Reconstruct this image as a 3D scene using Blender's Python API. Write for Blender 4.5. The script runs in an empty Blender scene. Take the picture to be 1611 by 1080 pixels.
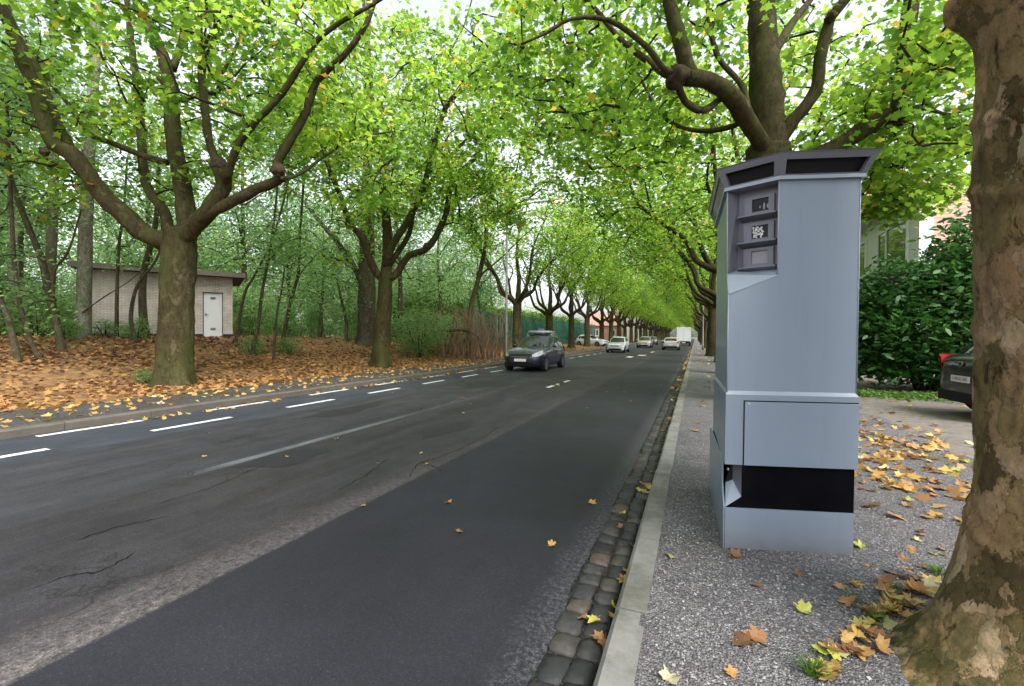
import bpy, bmesh, math, random
import numpy as np
from mathutils import Vector, Matrix, noise as mnoise

random.seed(7)
RNG = np.random.default_rng(7)
scn = bpy.context.scene
COL = scn.collection
PI = math.pi

# ------------------------------------------------------------------ camera
CAM_H = 1.515
FPX = 715.0                                   # focal length in pixels of a 1611 px wide picture
YAW = math.atan((1094 - 805.5) / FPX)
PITCH = -math.atan((540 - 527.8) / FPX)
ROLL = 0.0075
_f = np.array([-math.sin(YAW) * math.cos(PITCH), math.cos(YAW) * math.cos(PITCH), math.sin(PITCH)])
_r = np.array([math.cos(YAW), math.sin(YAW), 0.0])
_u = np.cross(_r, _f)
_r2 = _r * math.cos(ROLL) + _u * math.sin(ROLL)
_u2 = -_r * math.sin(ROLL) + _u * math.cos(ROLL)
CAM = np.array([0.0, 0.0, CAM_H])
cam_d = bpy.data.cameras.new('camera')
cam = bpy.data.objects.new('camera', cam_d)
COL.objects.link(cam)
cam_d.sensor_width = 36.0
cam_d.lens = 36.0 * FPX / 1611.0
cam_d.clip_start = 0.05
cam_d.clip_end = 2000.0
cam.matrix_world = Matrix(((_r2[0], _u2[0], -_f[0], 0), (_r2[1], _u2[1], -_f[1], 0),
                           (_r2[2], _u2[2], -_f[2], CAM_H), (0, 0, 0, 1)))
scn.camera = cam

# ------------------------------------------------------------------ sky, sun, exposure
SUN_EL, SUN_AZ = math.radians(52), math.radians(125)   # azimuth clockwise from +Y
world = bpy.data.worlds.new('World')
scn.world = world
world.use_nodes = True
wn = world.node_tree.nodes
wl = world.node_tree.links
wn.clear()
wo = wn.new('ShaderNodeOutputWorld')
wb = wn.new('ShaderNodeBackground')
ws = wn.new('ShaderNodeTexSky')
ws.sky_type = 'NISHITA'
ws.sun_disc = False
ws.sun_elevation = SUN_EL
ws.sun_rotation = SUN_AZ
ws.air_density = 1.0
ws.dust_density = 4.0
wh = wn.new('ShaderNodeHueSaturation')        # overcast: the cloud deck takes the blue out
wh.inputs['Saturation'].default_value = 0.30
wl.new(ws.outputs[0], wh.inputs['Color'])
wl.new(wh.outputs[0], wb.inputs[0])
wb.inputs[1].default_value = 0.15
wl.new(wb.outputs[0], wo.inputs[0])
sun_d = bpy.data.lights.new('sun', 'SUN')
sun_d.energy = 1.2
sun_d.angle = math.radians(25)
sun_d.color = (1.0, 0.97, 0.92)
sun = bpy.data.objects.new('sun', sun_d)
COL.objects.link(sun)
sd = Vector((math.sin(SUN_AZ) * math.cos(SUN_EL), math.cos(SUN_AZ) * math.cos(SUN_EL), math.sin(SUN_EL)))
sun.rotation_euler = sd.to_track_quat('Z', 'Y').to_euler()
scn.view_settings.view_transform = 'Standard'
scn.view_settings.look = 'None'
scn.view_settings.exposure = 1.6
scn.view_settings.gamma = 1.0
scn.render.engine = 'CYCLES'
cy = scn.cycles
cy.max_bounces = 8
cy.diffuse_bounces = 4
cy.glossy_bounces = 3
cy.transmission_bounces = 6
cy.transparent_max_bounces = 8
cy.caustics_reflective = False
cy.caustics_refractive = False
cy.sample_clamp_indirect = 8.0
cy.use_denoising = True
cy.use_adaptive_sampling = True
cy.adaptive_threshold = 0.015


# ------------------------------------------------------------------ helpers
def ray(x, y):
    return (_f * FPX + _r2 * (x - 805.5) - _u2 * (y - 540.0)) / FPX


def P(x, y, zc):
    return CAM + ray(x, y) * zc


def depth_of(p):
    return float((np.array(p) - CAM) @ _f)


def sstep(a, b, x):
    t = min(1.0, max(0.0, (x - a) / (b - a)))
    return t * t * (3 - 2 * t)


def gz(x, y):
    """ground height"""
    if x > -0.25:
        return 0.12 + 0.012 * mnoise.noise((x * .7, y * .7, 3.1))
    if x > -9.1:
        return -0.08
    rise = 1.2 * (1 - 0.6 * sstep(17, 31, y))
    z = 0.12 + rise * sstep(-11.6, -19.5, x)
    if x < -11.2:
        z += 0.06 * mnoise.noise((x * .35, y * .35, 0)) + 0.03 * mnoise.noise((x * 1.1, y * 1.1, 5))
    return z


def tag(o, label, cat, group=None):
    o['label'] = label
    o['category'] = cat
    if group:
        o['group'] = group
    return o


def empty(name, loc=(0, 0, 0), rz=0.0):
    o = bpy.data.objects.new(name, None)
    o.empty_display_size = 0.2
    o.location = loc
    o.rotation_euler = (0, 0, rz)
    COL.objects.link(o)
    return o


def thing(name, label, cat, loc=(0, 0, 0), rz=0.0, group=None):
    return tag(empty(name, loc, rz), label, cat, group)


def link_mesh(name, me, m=None, parent=None, smooth=False):
    if m is not None:
        me.materials.append(m)
    if smooth:
        me.polygons.foreach_set('use_smooth', [True] * len(me.polygons))
    o = bpy.data.objects.new(name, me)
    COL.objects.link(o)
    if parent is not None:
        o.parent = parent
    return o


def mesh(name, vs, fs, m=None, parent=None, smooth=False):
    me = bpy.data.meshes.new(name)
    me.from_pydata([tuple(map(float, v)) for v in vs], [], fs)
    me.update()
    return link_mesh(name, me, m, parent, smooth)


def copy_tree(o, parent=None):
    c = o.copy()
    COL.objects.link(c)
    c.parent = parent
    for ch in list(o.children):
        copy_tree(ch, c)
    return c


def structure(o):
    o['kind'] = 'structure'
    return o


class Acc:
    def __init__(self):
        self.v, self.f = [], []

    def add(self, vs, fs):
        b = len(self.v)
        self.v.extend([tuple(map(float, p)) for p in vs])
        self.f.extend([tuple(i + b for i in f) for f in fs])

    def box(self, x0, x1, y0, y1, z0, z1, M=None):
        vs = [(x0, y0, z0), (x1, y0, z0), (x1, y1, z0), (x0, y1, z0), (x0, y0, z1), (x1, y0, z1), (x1, y1, z1), (x0, y1, z1)]
        if M is not None:
            vs = [tuple(M @ Vector(p)) for p in vs]
        self.add(vs, [(0, 3, 2, 1), (4, 5, 6, 7), (0, 1, 5, 4), (1, 2, 6, 5), (2, 3, 7, 6), (3, 0, 4, 7)])

    def quad(self, a, b, c, d):
        self.add([a, b, c, d], [(0, 1, 2, 3)])

    def poly(self, pts):
        self.add(pts, [tuple(range(len(pts)))])

    def prism(self, pts, off):
        n = len(pts)
        p2 = [tuple(np.array(p) + np.array(off)) for p in pts]
        self.add(list(pts) + p2, [tuple(range(n))[::-1], tuple(range(n, 2 * n))] + [(i, (i + 1) % n, n + (i + 1) % n, n + i) for i in range(n)])

    def tube(self, pts, radii, n=6, jitter=0.0, cap=True, seed=0.0):
        pts = [np.array(p, float) for p in pts]
        k = len(pts)
        if k < 2:
            return
        t0 = pts[1] - pts[0]
        t0 /= (np.linalg.norm(t0) + 1e-9)
        ref = np.array([0, 0, 1.0]) if abs(t0[2]) < 0.9 else np.array([1.0, 0, 0])
        a = np.cross(t0, ref)
        a /= np.linalg.norm(a)
        vs = []
        for i in range(k):
            t = pts[min(i + 1, k - 1)] - pts[max(i - 1, 0)]
            t /= (np.linalg.norm(t) + 1e-9)
            a = a - t * (a @ t)
            a /= (np.linalg.norm(a) + 1e-9)
            b = np.cross(t, a)
            for j in range(n):
                an = 2 * PI * j / n
                r = radii[i]
                d = a * math.cos(an) + b * math.sin(an)
                if jitter:
                    q = pts[i] + d * r
                    r *= 1 + jitter * mnoise.noise((q[0] * 4 + seed, q[1] * 4, q[2] * 4)) + jitter * .6 * mnoise.noise((q[0] * 11 + seed, q[1] * 11, q[2] * 11))
                vs.append(pts[i] + d * r)
        fs = []
        for i in range(k - 1):
            for j in range(n):
                fs.append((i * n + j, i * n + (j + 1) % n, (i + 1) * n + (j + 1) % n, (i + 1) * n + j))
        if cap:
            fs.append(tuple(range(n))[::-1])
            fs.append(tuple((k - 1) * n + j for j in range(n)))
        self.add(vs, fs)

    def build(self, name, m, parent=None, smooth=False, bevel=0.0):
        o = mesh(name, self.v, self.f, m, parent, smooth)
        if bevel:
            md = o.modifiers.new('edge', 'BEVEL')
            md.width = bevel
            md.segments = 2
            md.limit_method = 'ANGLE'
            md.angle_limit = math.radians(25)
        return o


def catmull(pts, step=0.25):
    pts = [np.array(p, float) for p in pts]
    if len(pts) < 3:
        n = max(2, int(np.linalg.norm(pts[-1] - pts[0]) / step) + 1)
        return [pts[0] + (pts[-1] - pts[0]) * t for t in np.linspace(0, 1, n)], list(np.linspace(0, 1, n))
    ext = [2 * pts[0] - pts[1]] + pts + [2 * pts[-1] - pts[-2]]
    out, par = [], []
    n = len(pts) - 1
    for i in range(n):
        p0, p1, p2, p3 = ext[i:i + 4]
        k = max(2, int(np.linalg.norm(p2 - p1) / step) + 1)
        for s in range(k):
            t = s / k
            out.append(0.5 * ((2 * p1) + (-p0 + p2) * t + (2 * p0 - 5 * p1 + 4 * p2 - p3) * t * t + (-p0 + 3 * p1 - 3 * p2 + p3) * t ** 3))
            par.append((i + t) / n)
    out.append(pts[-1])
    par.append(1.0)
    return out, par


# ------------------------------------------------------------------ materials
class NT:
    def __init__(self, name):
        self.m = bpy.data.materials.new(name)
        self.m.use_nodes = True
        self.n = self.m.node_tree.nodes
        self.l = self.m.node_tree.links
        self.n.clear()
        self.out = self.n.new('ShaderNodeOutputMaterial')

    def node(self, t, ins=None, **kw):
        nd = self.n.new(t)
        for k, v in kw.items():
            setattr(nd, k, v)
        for k, v in (ins or {}).items():
            s = nd.inputs[k]
            if isinstance(v, bpy.types.NodeSocket):
                self.l.new(v, s)
            else:
                s.default_value = v
        return nd

    def coords(self, kind='Object', scale=(1, 1, 1)):
        tc = self.node('ShaderNodeTexCoord')
        mp = self.node('ShaderNodeMapping', {'Vector': tc.outputs[kind], 'Scale': scale})
        return mp.outputs[0]

    def world(self, scale=(1, 1, 1)):
        g = self.node('ShaderNodeNewGeometry')
        return self.node('ShaderNodeMapping', {'Vector': g.outputs['Position'], 'Scale': scale}).outputs[0]

    def noise(self, vec, scale, detail=4, rough=0.6, dist=0.0):
        return self.node('ShaderNodeTexNoise', {'Vector': vec, 'Scale': scale, 'Detail': detail, 'Roughness': rough, 'Distortion': dist}).outputs['Fac']

    def voro(self, vec, scale, feature='F1', out='Distance', rnd=1.0):
        return self.node('ShaderNodeTexVoronoi', {'Vector': vec, 'Scale': scale, 'Randomness': rnd}, feature=feature).outputs[out]

    def ramp(self, fac, stops, interp='LINEAR'):
        r = self.node('ShaderNodeValToRGB', {'Fac': fac})
        cr = r.color_ramp
        cr.interpolation = interp
        while len(cr.elements) > 1:
            cr.elements.remove(cr.elements[-1])
        for i, (p, c) in enumerate(stops):
            e = cr.elements[0] if i == 0 else cr.elements.new(p)
            e.position = p
            if not hasattr(c, '__len__'):
                c = (c, c, c)
            e.color = (*c, 1)
        return r.outputs[0]

    def mix(self, fac, a, b, mode='MIX'):
        nd = self.node('ShaderNodeMix', data_type='RGBA', blend_type=mode)
        nd.clamp_factor = True
        for sock, v in ((nd.inputs[0], fac), (nd.inputs[6], a), (nd.inputs[7], b)):
            if isinstance(v, bpy.types.NodeSocket):
                self.l.new(v, sock)
            elif hasattr(v, '__len__'):
                sock.default_value = (*v, 1)
            else:
                sock.default_value = v
        return nd.outputs[2]

    def math(self, op, a, b=0.0, clamp=False):
        nd = self.node('ShaderNodeMath', operation=op, use_clamp=clamp)
        for s, v in ((nd.inputs[0], a), (nd.inputs[1], b)):
            if isinstance(v, bpy.types.NodeSocket):
                self.l.new(v, s)
            else:
                s.default_value = v
        return nd.outputs[0]

    def bump(self, h, strength=0.5, dist=0.01):
        return self.node('ShaderNodeBump', {'Height': h, 'Strength': strength, 'Distance': dist}).outputs[0]

    def principled(self, col, rough=0.6, spec=0.4, metal=0.0, normal=None, **kw):
        ins = {'Roughness': rough, 'Specular IOR Level': spec, 'Metallic': metal}
        p = self.node('ShaderNodeBsdfPrincipled', ins)
        if isinstance(col, bpy.types.NodeSocket):
            self.l.new(col, p.inputs['Base Color'])
        else:
            p.inputs['Base Color'].default_value = (*col, 1)
        if normal is not None:
            self.l.new(normal, p.inputs['Normal'])
        for k, v in kw.items():
            p.inputs[k.replace('_', ' ')].default_value = v
        return p.outputs[0]

    def done(self, sh):
        self.l.new(sh, self.out.inputs['Surface'])
        return self.m


def plain(name, col, rough=0.5, spec=0.4, metal=0.0, var=0.12, scale=6.0, **kw):
    t = NT(name)
    v = t.coords()
    n = t.noise(v, scale, 5)
    c = t.mix(n, tuple(x * (1 - var) for x in col), tuple(min(1, x * (1 + var)) for x in col))
    return t.done(t.principled(c, rough, spec, metal, **kw))


def bark_mat(name, olive, tan, pale, moss=0.3, vs=1.0, bump=0.6, wrinkle=0.0):
    t = NT(name)
    v = t.world((1.0, 1.0, 0.45))
    vd = t.node('ShaderNodeVectorMath', {0: v, 1: t.node('ShaderNodeTexNoise', {'Vector': v, 'Scale': 3.0 * vs, 'Detail': 3}).outputs['Color']}, operation='ADD').outputs[0]
    vor = t.voro(vd, 5.5 * vs, 'F1', 'Color')
    vr = t.node('ShaderNodeSeparateColor', {0: vor}).outputs[0]
    c1 = t.ramp(vr, [(0.0, olive), (0.42, olive), (0.55, tan), (0.82, tan), (0.93, pale)])
    n1 = t.noise(v, 14 * vs, 6, .7)
    c2 = t.mix(1.0, c1, t.ramp(n1, [(0.25, .35), (0.55, 1.0), (0.8, 1.35)]), 'MULTIPLY')
    edge = t.voro(vd, 5.5 * vs, 'DISTANCE_TO_EDGE')
    crack = t.ramp(edge, [(0.0, 0.35), (0.05, 1.0)])
    c3 = t.mix(0.8, c2, crack, 'MULTIPLY')
    wr = t.ramp(t.noise(t.world((2.2, 2.2, 11)), 1.5, 4, .6), [(.30, .3), (.40, 1.0)])
    c3 = t.mix(wrinkle, c3, wr, 'MULTIPLY')
    n2 = t.noise(t.world((1.2, 1.2, .5)), 1.6, 4)
    mo = t.ramp(n2, [(0.45, 0.0), (0.7, moss)])
    c4 = t.mix(mo, c3, (0.055, 0.075, 0.015))
    h = t.math('ADD', t.math('MULTIPLY', n1, .6), t.math('MULTIPLY', crack, .5))
    return t.done(t.principled(c4, .85, .2, normal=t.bump(h, bump, .02)))


def bark_near_mat():
    t = NT('bark_near')
    wv = t.world((1, 1, .75))
    wd = t.node('ShaderNodeVectorMath', {0: wv, 1: t.node('ShaderNodeVectorMath', {0: t.node('ShaderNodeTexNoise', {'Vector': wv, 'Scale': 7.0, 'Detail': 6, 'Roughness': .7}).outputs['Color'], 1: (.30, .30, .30)}, operation='MULTIPLY').outputs[0]}, operation='ADD').outputs[0]
    cellc = t.node('ShaderNodeSeparateColor', {0: t.voro(wd, 9.0, 'F1', 'Color')}).outputs[0]
    c = t.ramp(cellc, [(0, (.085, .064, .032)), (.30, (.165, .130, .060)), (.55, (.26, .195, .105)), (.75, (.30, .205, .125)), (.92, (.38, .295, .20)), (1, (.42, .36, .26))])
    big = t.noise(t.world((1, 1, .6)), 2.3, 5, .65)
    c = t.mix(.8, c, t.ramp(big, [(.32, (.75, .66, .54)), (.5, (1.2, 1.08, .92)), (.68, (1.7, 1.5, 1.3))]), 'MULTIPLY')
    n1 = t.noise(t.world((1, 1, .8)), 26, 8, .8, .2)
    c = t.mix(.9, c, t.ramp(n1, [(.30, .35), (.45, .85), (.58, 1.1), (.72, 1.6)]), 'MULTIPLY')
    gap = t.ramp(t.noise(t.world((1, 1, .55)), 8.5, 7, .75, .3), [(.33, 1), (.40, 0)])
    c = t.mix(t.math('MULTIPLY', gap, .9), c, (.016, .011, .007))
    mo = t.ramp(t.noise(t.world((1, 1, 1.5)), 2.4, 6, .7), [(.54, 0), (.68, .6)])
    c = t.mix(mo, c, t.mix(n1, (.075, .072, .016), (.18, .16, .045)))
    z = t.node('ShaderNodeSeparateXYZ', {0: t.world()}).outputs[2]
    lo = t.math('MULTIPLY', t.ramp(z, [(.12, 1.0), (.62, 0.0)]), t.ramp(t.noise(t.world(), 8, 6, .75), [(.44, 0), (.56, .9)]))
    c = t.mix(lo, c, (.045, .062, .018))
    li = t.ramp(t.noise(t.world(), 19, 3, .5), [(.69, 0), (.72, .85)])
    c = t.mix(li, c, (.24, .26, .22))
    ed = t.ramp(t.voro(wd, 9.0, 'DISTANCE_TO_EDGE'), [(0, 0), (.06, 1)])
    h = t.math('ADD', t.math('ADD', t.math('MULTIPLY', n1, .7), t.math('MULTIPLY', cellc, .8)), t.math('ADD', t.math('MULTIPLY', gap, -.9), t.math('MULTIPLY', ed, .25)))
    return t.done(t.principled(c, .85, .2, normal=t.bump(h, .9, .022)))


def leaf_mat(name, stops, trans=0.5, tval=1.7, rough=0.45, spec=0.35):
    t = NT(name)
    a = t.node('ShaderNodeAttribute', attribute_name='tint')
    c = t.ramp(a.outputs['Fac'], stops)
    p = t.principled(c, rough, spec)
    hs = t.node('ShaderNodeHueSaturation', {'Color': c, 'Value': tval, 'Saturation': .97, 'Hue': 0.49})
    tr = t.node('ShaderNodeBsdfTranslucent', {'Color': hs.outputs[0]})
    mx = t.node('ShaderNodeMixShader', {0: trans, 1: p, 2: tr.outputs[0]})
    return t.done(mx.outputs[0])


M = {}
M['bark_plane'] = bark_mat('bark_plane', (.048, .039, .015), (.062, .048, .021), (.088, .070, .036), .6, bump=.8, wrinkle=.85)
M['bark_near'] = bark_near_mat()
M['bark_wood'] = bark_mat('bark_wood', (.055, .045, .028), (.08, .066, .044), (.12, .10, .07), .4, 1.6)
M['bark_grey'] = bark_mat('bark_grey', (.17, .16, .12), (.21, .20, .16), (.26, .25, .21), .3, 1.2)
M['twig'] = plain('twig', (.030, .024, .014), .85, .2, var=.4)
M['dead_twig'] = plain('dead_twig', (.16, .10, .06), .85, .2, var=.5)
M['knot'] = plain('knot', (.055, .040, .025), .9, .15, var=.6, scale=20)
M['leaf_plane'] = leaf_mat('leaf_plane', [(0, (.026, .066, .010)), (.3, (.056, .118, .013)), (.6, (.100, .172, .017)), (.86, (.150, .212, .020)), (.93, (.25, .20, .02)), (1, (.24, .12, .02))], .66, 3.9)
M['leaf_wood'] = leaf_mat('leaf_wood', [(0, (.055, .115, .042)), (.6, (.105, .180, .065)), (1, (.17, .22, .07))], .66, 3.4)
M['leaf_laurel'] = leaf_mat('leaf_laurel', [(0, (.016, .062, .012)), (.6, (.032, .105, .018)), (1, (.07, .17, .028))], .3, 2.0, .46, .3)
M['leaf_hedge'] = leaf_mat('leaf_hedge', [(0, (.05, .11, .012)), (1, (.11, .19, .02))], .45, 2.0)
M['leaf_ground'] = leaf_mat('leaf_ground', [(0, (.24, .10, .035)), (.35, (.36, .17, .045)), (.65, (.48, .27, .06)), (.88, (.55, .38, .07)), (.95, (.40, .42, .07)), (1, (.45, .38, .22))], .25, 1.2, .55, .3)
M['leaf_litter'] = leaf_mat('leaf_litter', [(0, (.075, .045, .028)), (.25, (.19, .105, .055)), (.5, (.35, .180, .070)), (.8, (.46, .265, .080)), (.93, (.54, .38, .10)), (1, (.55, .46, .25))], .2, 1.2, .6, .25)
M['grass'] = leaf_mat('grass', [(0, (.05, .11, .015)), (1, (.10, .20, .03))], .4, 1.8)


def single_leaf_mat():
    t = NT('fallen_leaf')
    oi = t.node('ShaderNodeObjectInfo')
    c = t.ramp(oi.outputs['Random'], [(0, (.17, .085, .045)), (.22, (.32, .160, .070)), (.5, (.45, .25, .085)), (.72, (.50, .33, .10)), (.86, (.52, .42, .12)), (.94, (.38, .42, .08)), (1, (.44, .40, .26))])
    v = t.coords()
    n = t.noise(v, 30, 4)
    c = t.mix(1.0, c, t.ramp(n, [(.3, .6), (.6, 1.1)]), 'MULTIPLY')
    p = t.principled(c, .5, .35)
    tr = t.node('ShaderNodeBsdfTranslucent', {'Color': c})
    return t.done(t.node('ShaderNodeMixShader', {0: .2, 1: p, 2: tr.outputs[0]}).outputs[0])


M['fallen_leaf'] = single_leaf_mat()


def gravel_mat(name, dark, mid, light, litter=False, scale=1.0):
    t = NT(name)
    v = t.world()
    vc = t.node('ShaderNodeTexVoronoi', {'Vector': v, 'Scale': 95.0 * scale})
    cc = t.node('ShaderNodeSeparateColor', {0: vc.outputs['Color']}).outputs[0]
    c = t.ramp(cc, [(0, dark), (.45, mid), (.85, light), (1, tuple(min(1, x * 1.6) for x in light))])
    big = t.noise(v, 1.3, 5, .65)
    c = t.mix(1.0, c, t.ramp(big, [(.3, .62), (.5, .95), (.72, 1.2)]), 'MULTIPLY')
    br = t.ramp(t.noise(v, .8, 4, .6), [(.5, 0.0), (.68, .55)])
    c = t.mix(br, c, tuple(x * .9 for x in (mid[0] * 1.05, mid[1] * .95, mid[2] * .85)))
    gap = t.ramp(vc.outputs['Distance'], [(0.0, 1.0), (.75, .5)])
    c = t.mix(1.0, c, gap, 'MULTIPLY')
    h = t.math('SUBTRACT', 1.0, vc.outputs['Distance'])
    return t.done(t.principled(c, .75, .3, normal=t.bump(h, .9, .012)))


M['gravel'] = gravel_mat('gravel', (.100, .095, .102), (.175, .166, .175), (.265, .256, .265))
M['verge'] = gravel_mat('verge', (.040, .036, .036), (.078, .072, .072), (.14, .132, .13), scale=.9)


def ground_mat():
    t = NT('ground')
    v = t.world()
    x = t.node('ShaderNodeSeparateXYZ', {0: v}).outputs[0]
    n1 = t.noise(v, 5, 6, .7)
    soil = t.ramp(n1, [(.3, (.045, .032, .022)), (.55, (.10, .07, .045)), (.75, (.17, .115, .065))])
    lv = t.node('ShaderNodeTexVoronoi', {'Vector': v, 'Scale': 9.0})
    lc = t.ramp(t.node('ShaderNodeSeparateColor', {0: lv.outputs['Color']}).outputs[0], [(0, (.11, .05, .025)), (.5, (.26, .13, .05)), (1, (.40, .23, .08))])
    soil = t.mix(.6, soil, lc)
    dirt = t.ramp(t.noise(v, 7, 6, .7), [(.3, (.10, .085, .075)), (.55, (.17, .15, .135)), (.75, (.23, .205, .19))])
    gr = t.ramp(t.noise(v, .5, 4), [(.60, 0), (.70, .6)])
    right = t.mix(gr, dirt, (.06, .085, .025))
    side = t.ramp(t.math('ADD', t.math('MULTIPLY', x, .1), .9), [(.3, 0.0), (.45, 1.0)])
    c = t.mix(side, soil, right)
    return t.done(t.principled(c, .9, .2, normal=t.bump(n1, .6, .05)))


M['ground'] = ground_mat()


def road_mat():
    t = NT('asphalt')
    v = t.world()
    sx = t.node('ShaderNodeSeparateXYZ', {0: v})
    x, y = sx.outputs[0], sx.outputs[1]
    wob = t.math('MULTIPLY', t.math('SUBTRACT', t.noise(v, 1.1, 5, .7), .5), .22)
    wob2 = t.math('MULTIPLY', t.math('SUBTRACT', t.noise(v, 9, 4, .7), .5), .10)
    xw = t.math('ADD', t.math('ADD', x, wob), wob2)
    fine = t.voro(v, 170, 'F1', 'Color')
    fr = t.node('ShaderNodeSeparateColor', {0: fine}).outputs[0]
    spk = t.ramp(fr, [(0, .55), (.6, 1.0), (.93, 1.35), (1, 2.6)])
    lng = t.noise(t.world((3.0, .16, 1)), 1.5, 5, .65)
    big = t.noise(v, .55, 5, .65)
    new = t.mix(1, (.0160, .0163, .0225), t.ramp(big, [(.3, .72), (.5, 1.0), (.7, 1.35)]), 'MULTIPLY')
    old = t.mix(t.ramp(lng, [(.3, 0), (.7, 1)]), (.0165, .0150, .0185), (.036, .0335, .039))
    old = t.mix(t.ramp(big, [(.42, 0), (.66, .7)]), old, (.034, .0305, .033))
    mid = t.mix(t.ramp(lng, [(.3, 0), (.7, 1)]), (.0235, .0235, .028), (.039, .039, .045))
    bike = t.mix(t.ramp(lng, [(.3, 0), (.7, 1)]), (.027, .031, .043), (.038, .043, .056))
    def band(edge, soft, val):                       # 0 left of the edge, 1 right of it
        return t.math('MULTIPLY', t.math('SUBTRACT', val, edge - soft), 1 / (2 * soft), True)
    c = t.mix(band(-7.25, .04, x), bike, mid)
    c = t.mix(band(-5.02, .05, xw), c, old)
    # crumbled old surface along the edge of the new lane
    cr = t.math('MULTIPLY', band(-3.0, .18, xw), t.math('SUBTRACT', 1.0, band(-2.70, .02, x)))
    fy = t.ramp(t.math('MULTIPLY', y, .05), [(0.05, .95), (.14, .42), (.30, .14), (.6, .05)])
    cn = t.ramp(t.noise(v, 22, 6, .8), [(.40, 0), (.62, 1)])
    crf = t.math('MULTIPLY', t.math('MULTIPLY', cr, fy), t.math('ADD', t.math('MULTIPLY', cn, .9), .05))
    c = t.mix(crf, c, (.19, .165, .16))
    edgew = t.math('ADD', x, t.math('MULTIPLY', t.math('SUBTRACT', t.noise(v, 2.2, 3), .5), .07))
    c = t.mix(band(-2.72, .02, edgew), c, new)
    # loose grey crumbs at the gutter
    gut = t.math('MULTIPLY', band(-.78, .10, xw), t.ramp(t.noise(v, 34, 6, .8), [(.46, 0), (.6, .7)]))
    c = t.mix(gut, c, (.12, .115, .125))
    # smooth sealed strip where a line was ground off
    st = t.math('MULTIPLY', band(-5.06, .012, x), t.math('SUBTRACT', 1.0, band(-4.92, .012, x)))
    sy = t.math('MULTIPLY', t.math('MULTIPLY', t.math('SUBTRACT', y, 3.0), 1.2, True), t.ramp(t.math('MULTIPLY', y, .05), [(.29, 1.0), (.36, .30), (.6, .06)]))
    c = t.mix(t.math('MULTIPLY', st, sy), c, (.11, .12, .128))
    # dark tyre tracks and repairs
    dk = t.ramp(t.noise(t.world((1.6, .22, 1)), 1.0, 5, .7), [(.56, 0), (.68, .55)])
    c = t.mix(t.math('MULTIPLY', dk, t.math('SUBTRACT', 1.0, band(-2.75, .05, x))), c, (.020, .019, .021))
    vd = t.node('ShaderNodeVectorMath', {0: t.world((1, .55, 1)), 1: t.node('ShaderNodeTexNoise', {'Vector': v, 'Scale': 1.7, 'Detail': 5}).outputs['Color']}, operation='ADD').outputs[0]
    ck = t.ramp(t.voro(vd, .75, 'DISTANCE_TO_EDGE'), [(.0, 1), (.009, 0)])
    ckm = t.math('MULTIPLY', t.ramp(t.noise(v, .45, 3), [(.48, 0), (.56, .9)]), t.math('SUBTRACT', 1.0, band(-2.75, .05, x)))
    c = t.mix(t.math('MULTIPLY', ck, ckm), c, (.010, .010, .010))
    blot = t.ramp(t.noise(t.world((1, .5, 1)), 2.4, 6, .75), [(.34, .62), (.5, 1.0), (.68, 1.28)])
    c = t.mix(t.math('SUBTRACT', .9, t.math('MULTIPLY', band(-2.75, .05, x), .55)), c, t.mix(1, c, blot, 'MULTIPLY'))
    agg = t.ramp(t.noise(v, 46, 8, .85), [(.30, .62), (.5, 1.0), (.70, 1.45)])
    c = t.mix(.85, c, t.mix(1, c, agg, 'MULTIPLY'))
    c = t.mix(.7, c, t.mix(1, c, spk, 'MULTIPLY'))
    h = t.math('ADD', fr, t.math('MULTIPLY', t.math('MULTIPLY', crf, 4.0), cn))
    rough = t.ramp(big, [(.3, .62), (.7, .85)])
    p = t.node('ShaderNodeBsdfPrincipled', {'Base Color': c, 'Roughness': rough, 'Specular IOR Level': .35, 'Normal': t.bump(h, .35, .006)})
    return t.done(p.outputs[0])


M['asphalt'] = road_mat()


def concrete_mat(name, base, dirt=.6):
    t = NT(name)
    v = t.world()
    n = t.noise(v, 18, 6, .75)
    b = t.noise(v, 2.6, 5, .7)
    c = t.mix(n, tuple(x * .75 for x in base), tuple(x * 1.2 for x in base))
    c = t.mix(t.ramp(b, [(.42, 0), (.66, dirt)]), c, (.07, .07, .05))
    pits = t.ramp(t.voro(v, 60), [(0, .4), (.22, 1.0)])
    c = t.mix(.6, c, pits, 'MULTIPLY')
    return t.done(t.principled(c, .85, .25, normal=t.bump(t.math('ADD', n, pits), .5, .008)))


M['kerb'] = concrete_mat('kerb_concrete', (.20, .197, .185), .75)
M['kerb_dark'] = concrete_mat('kerb_weathered', (.115, .100, .088), .7)


def cobble_mat():
    t = NT('cobble')
    oi = t.node('ShaderNodeObjectInfo')
    c = t.ramp(oi.outputs['Random'], [(0, (.020, .020, .022)), (.45, (.030, .030, .032)), (.8, (.043, .041, .038)), (.95, (.058, .052, .043)), (1, (.085, .062, .050))])
    v = t.world()
    n = t.noise(v, 22, 6, .7)
    c = t.mix(1, c, t.ramp(n, [(.3, .6), (.7, 1.3)]), 'MULTIPLY')
    return t.done(t.principled(c, .6, .4, normal=t.bump(n, .6, .01)))


M['cobble'] = cobble_mat()
M['gutter'] = gravel_mat('gutter_grit', (.012, .012, .012), (.028, .028, .024), (.065, .063, .06), scale=1.2)


def pebble_mat():
    t = NT('pebble')
    a = t.node('ShaderNodeAttribute', attribute_name='tint')
    c = t.ramp(a.outputs['Fac'], [(0, (.085, .080, .086)), (.5, (.17, .162, .170)), (.9, (.27, .262, .27)), (1, (.36, .36, .36))])
    return t.done(t.principled(c, .7, .35))


M['pebble'] = pebble_mat()


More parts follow.
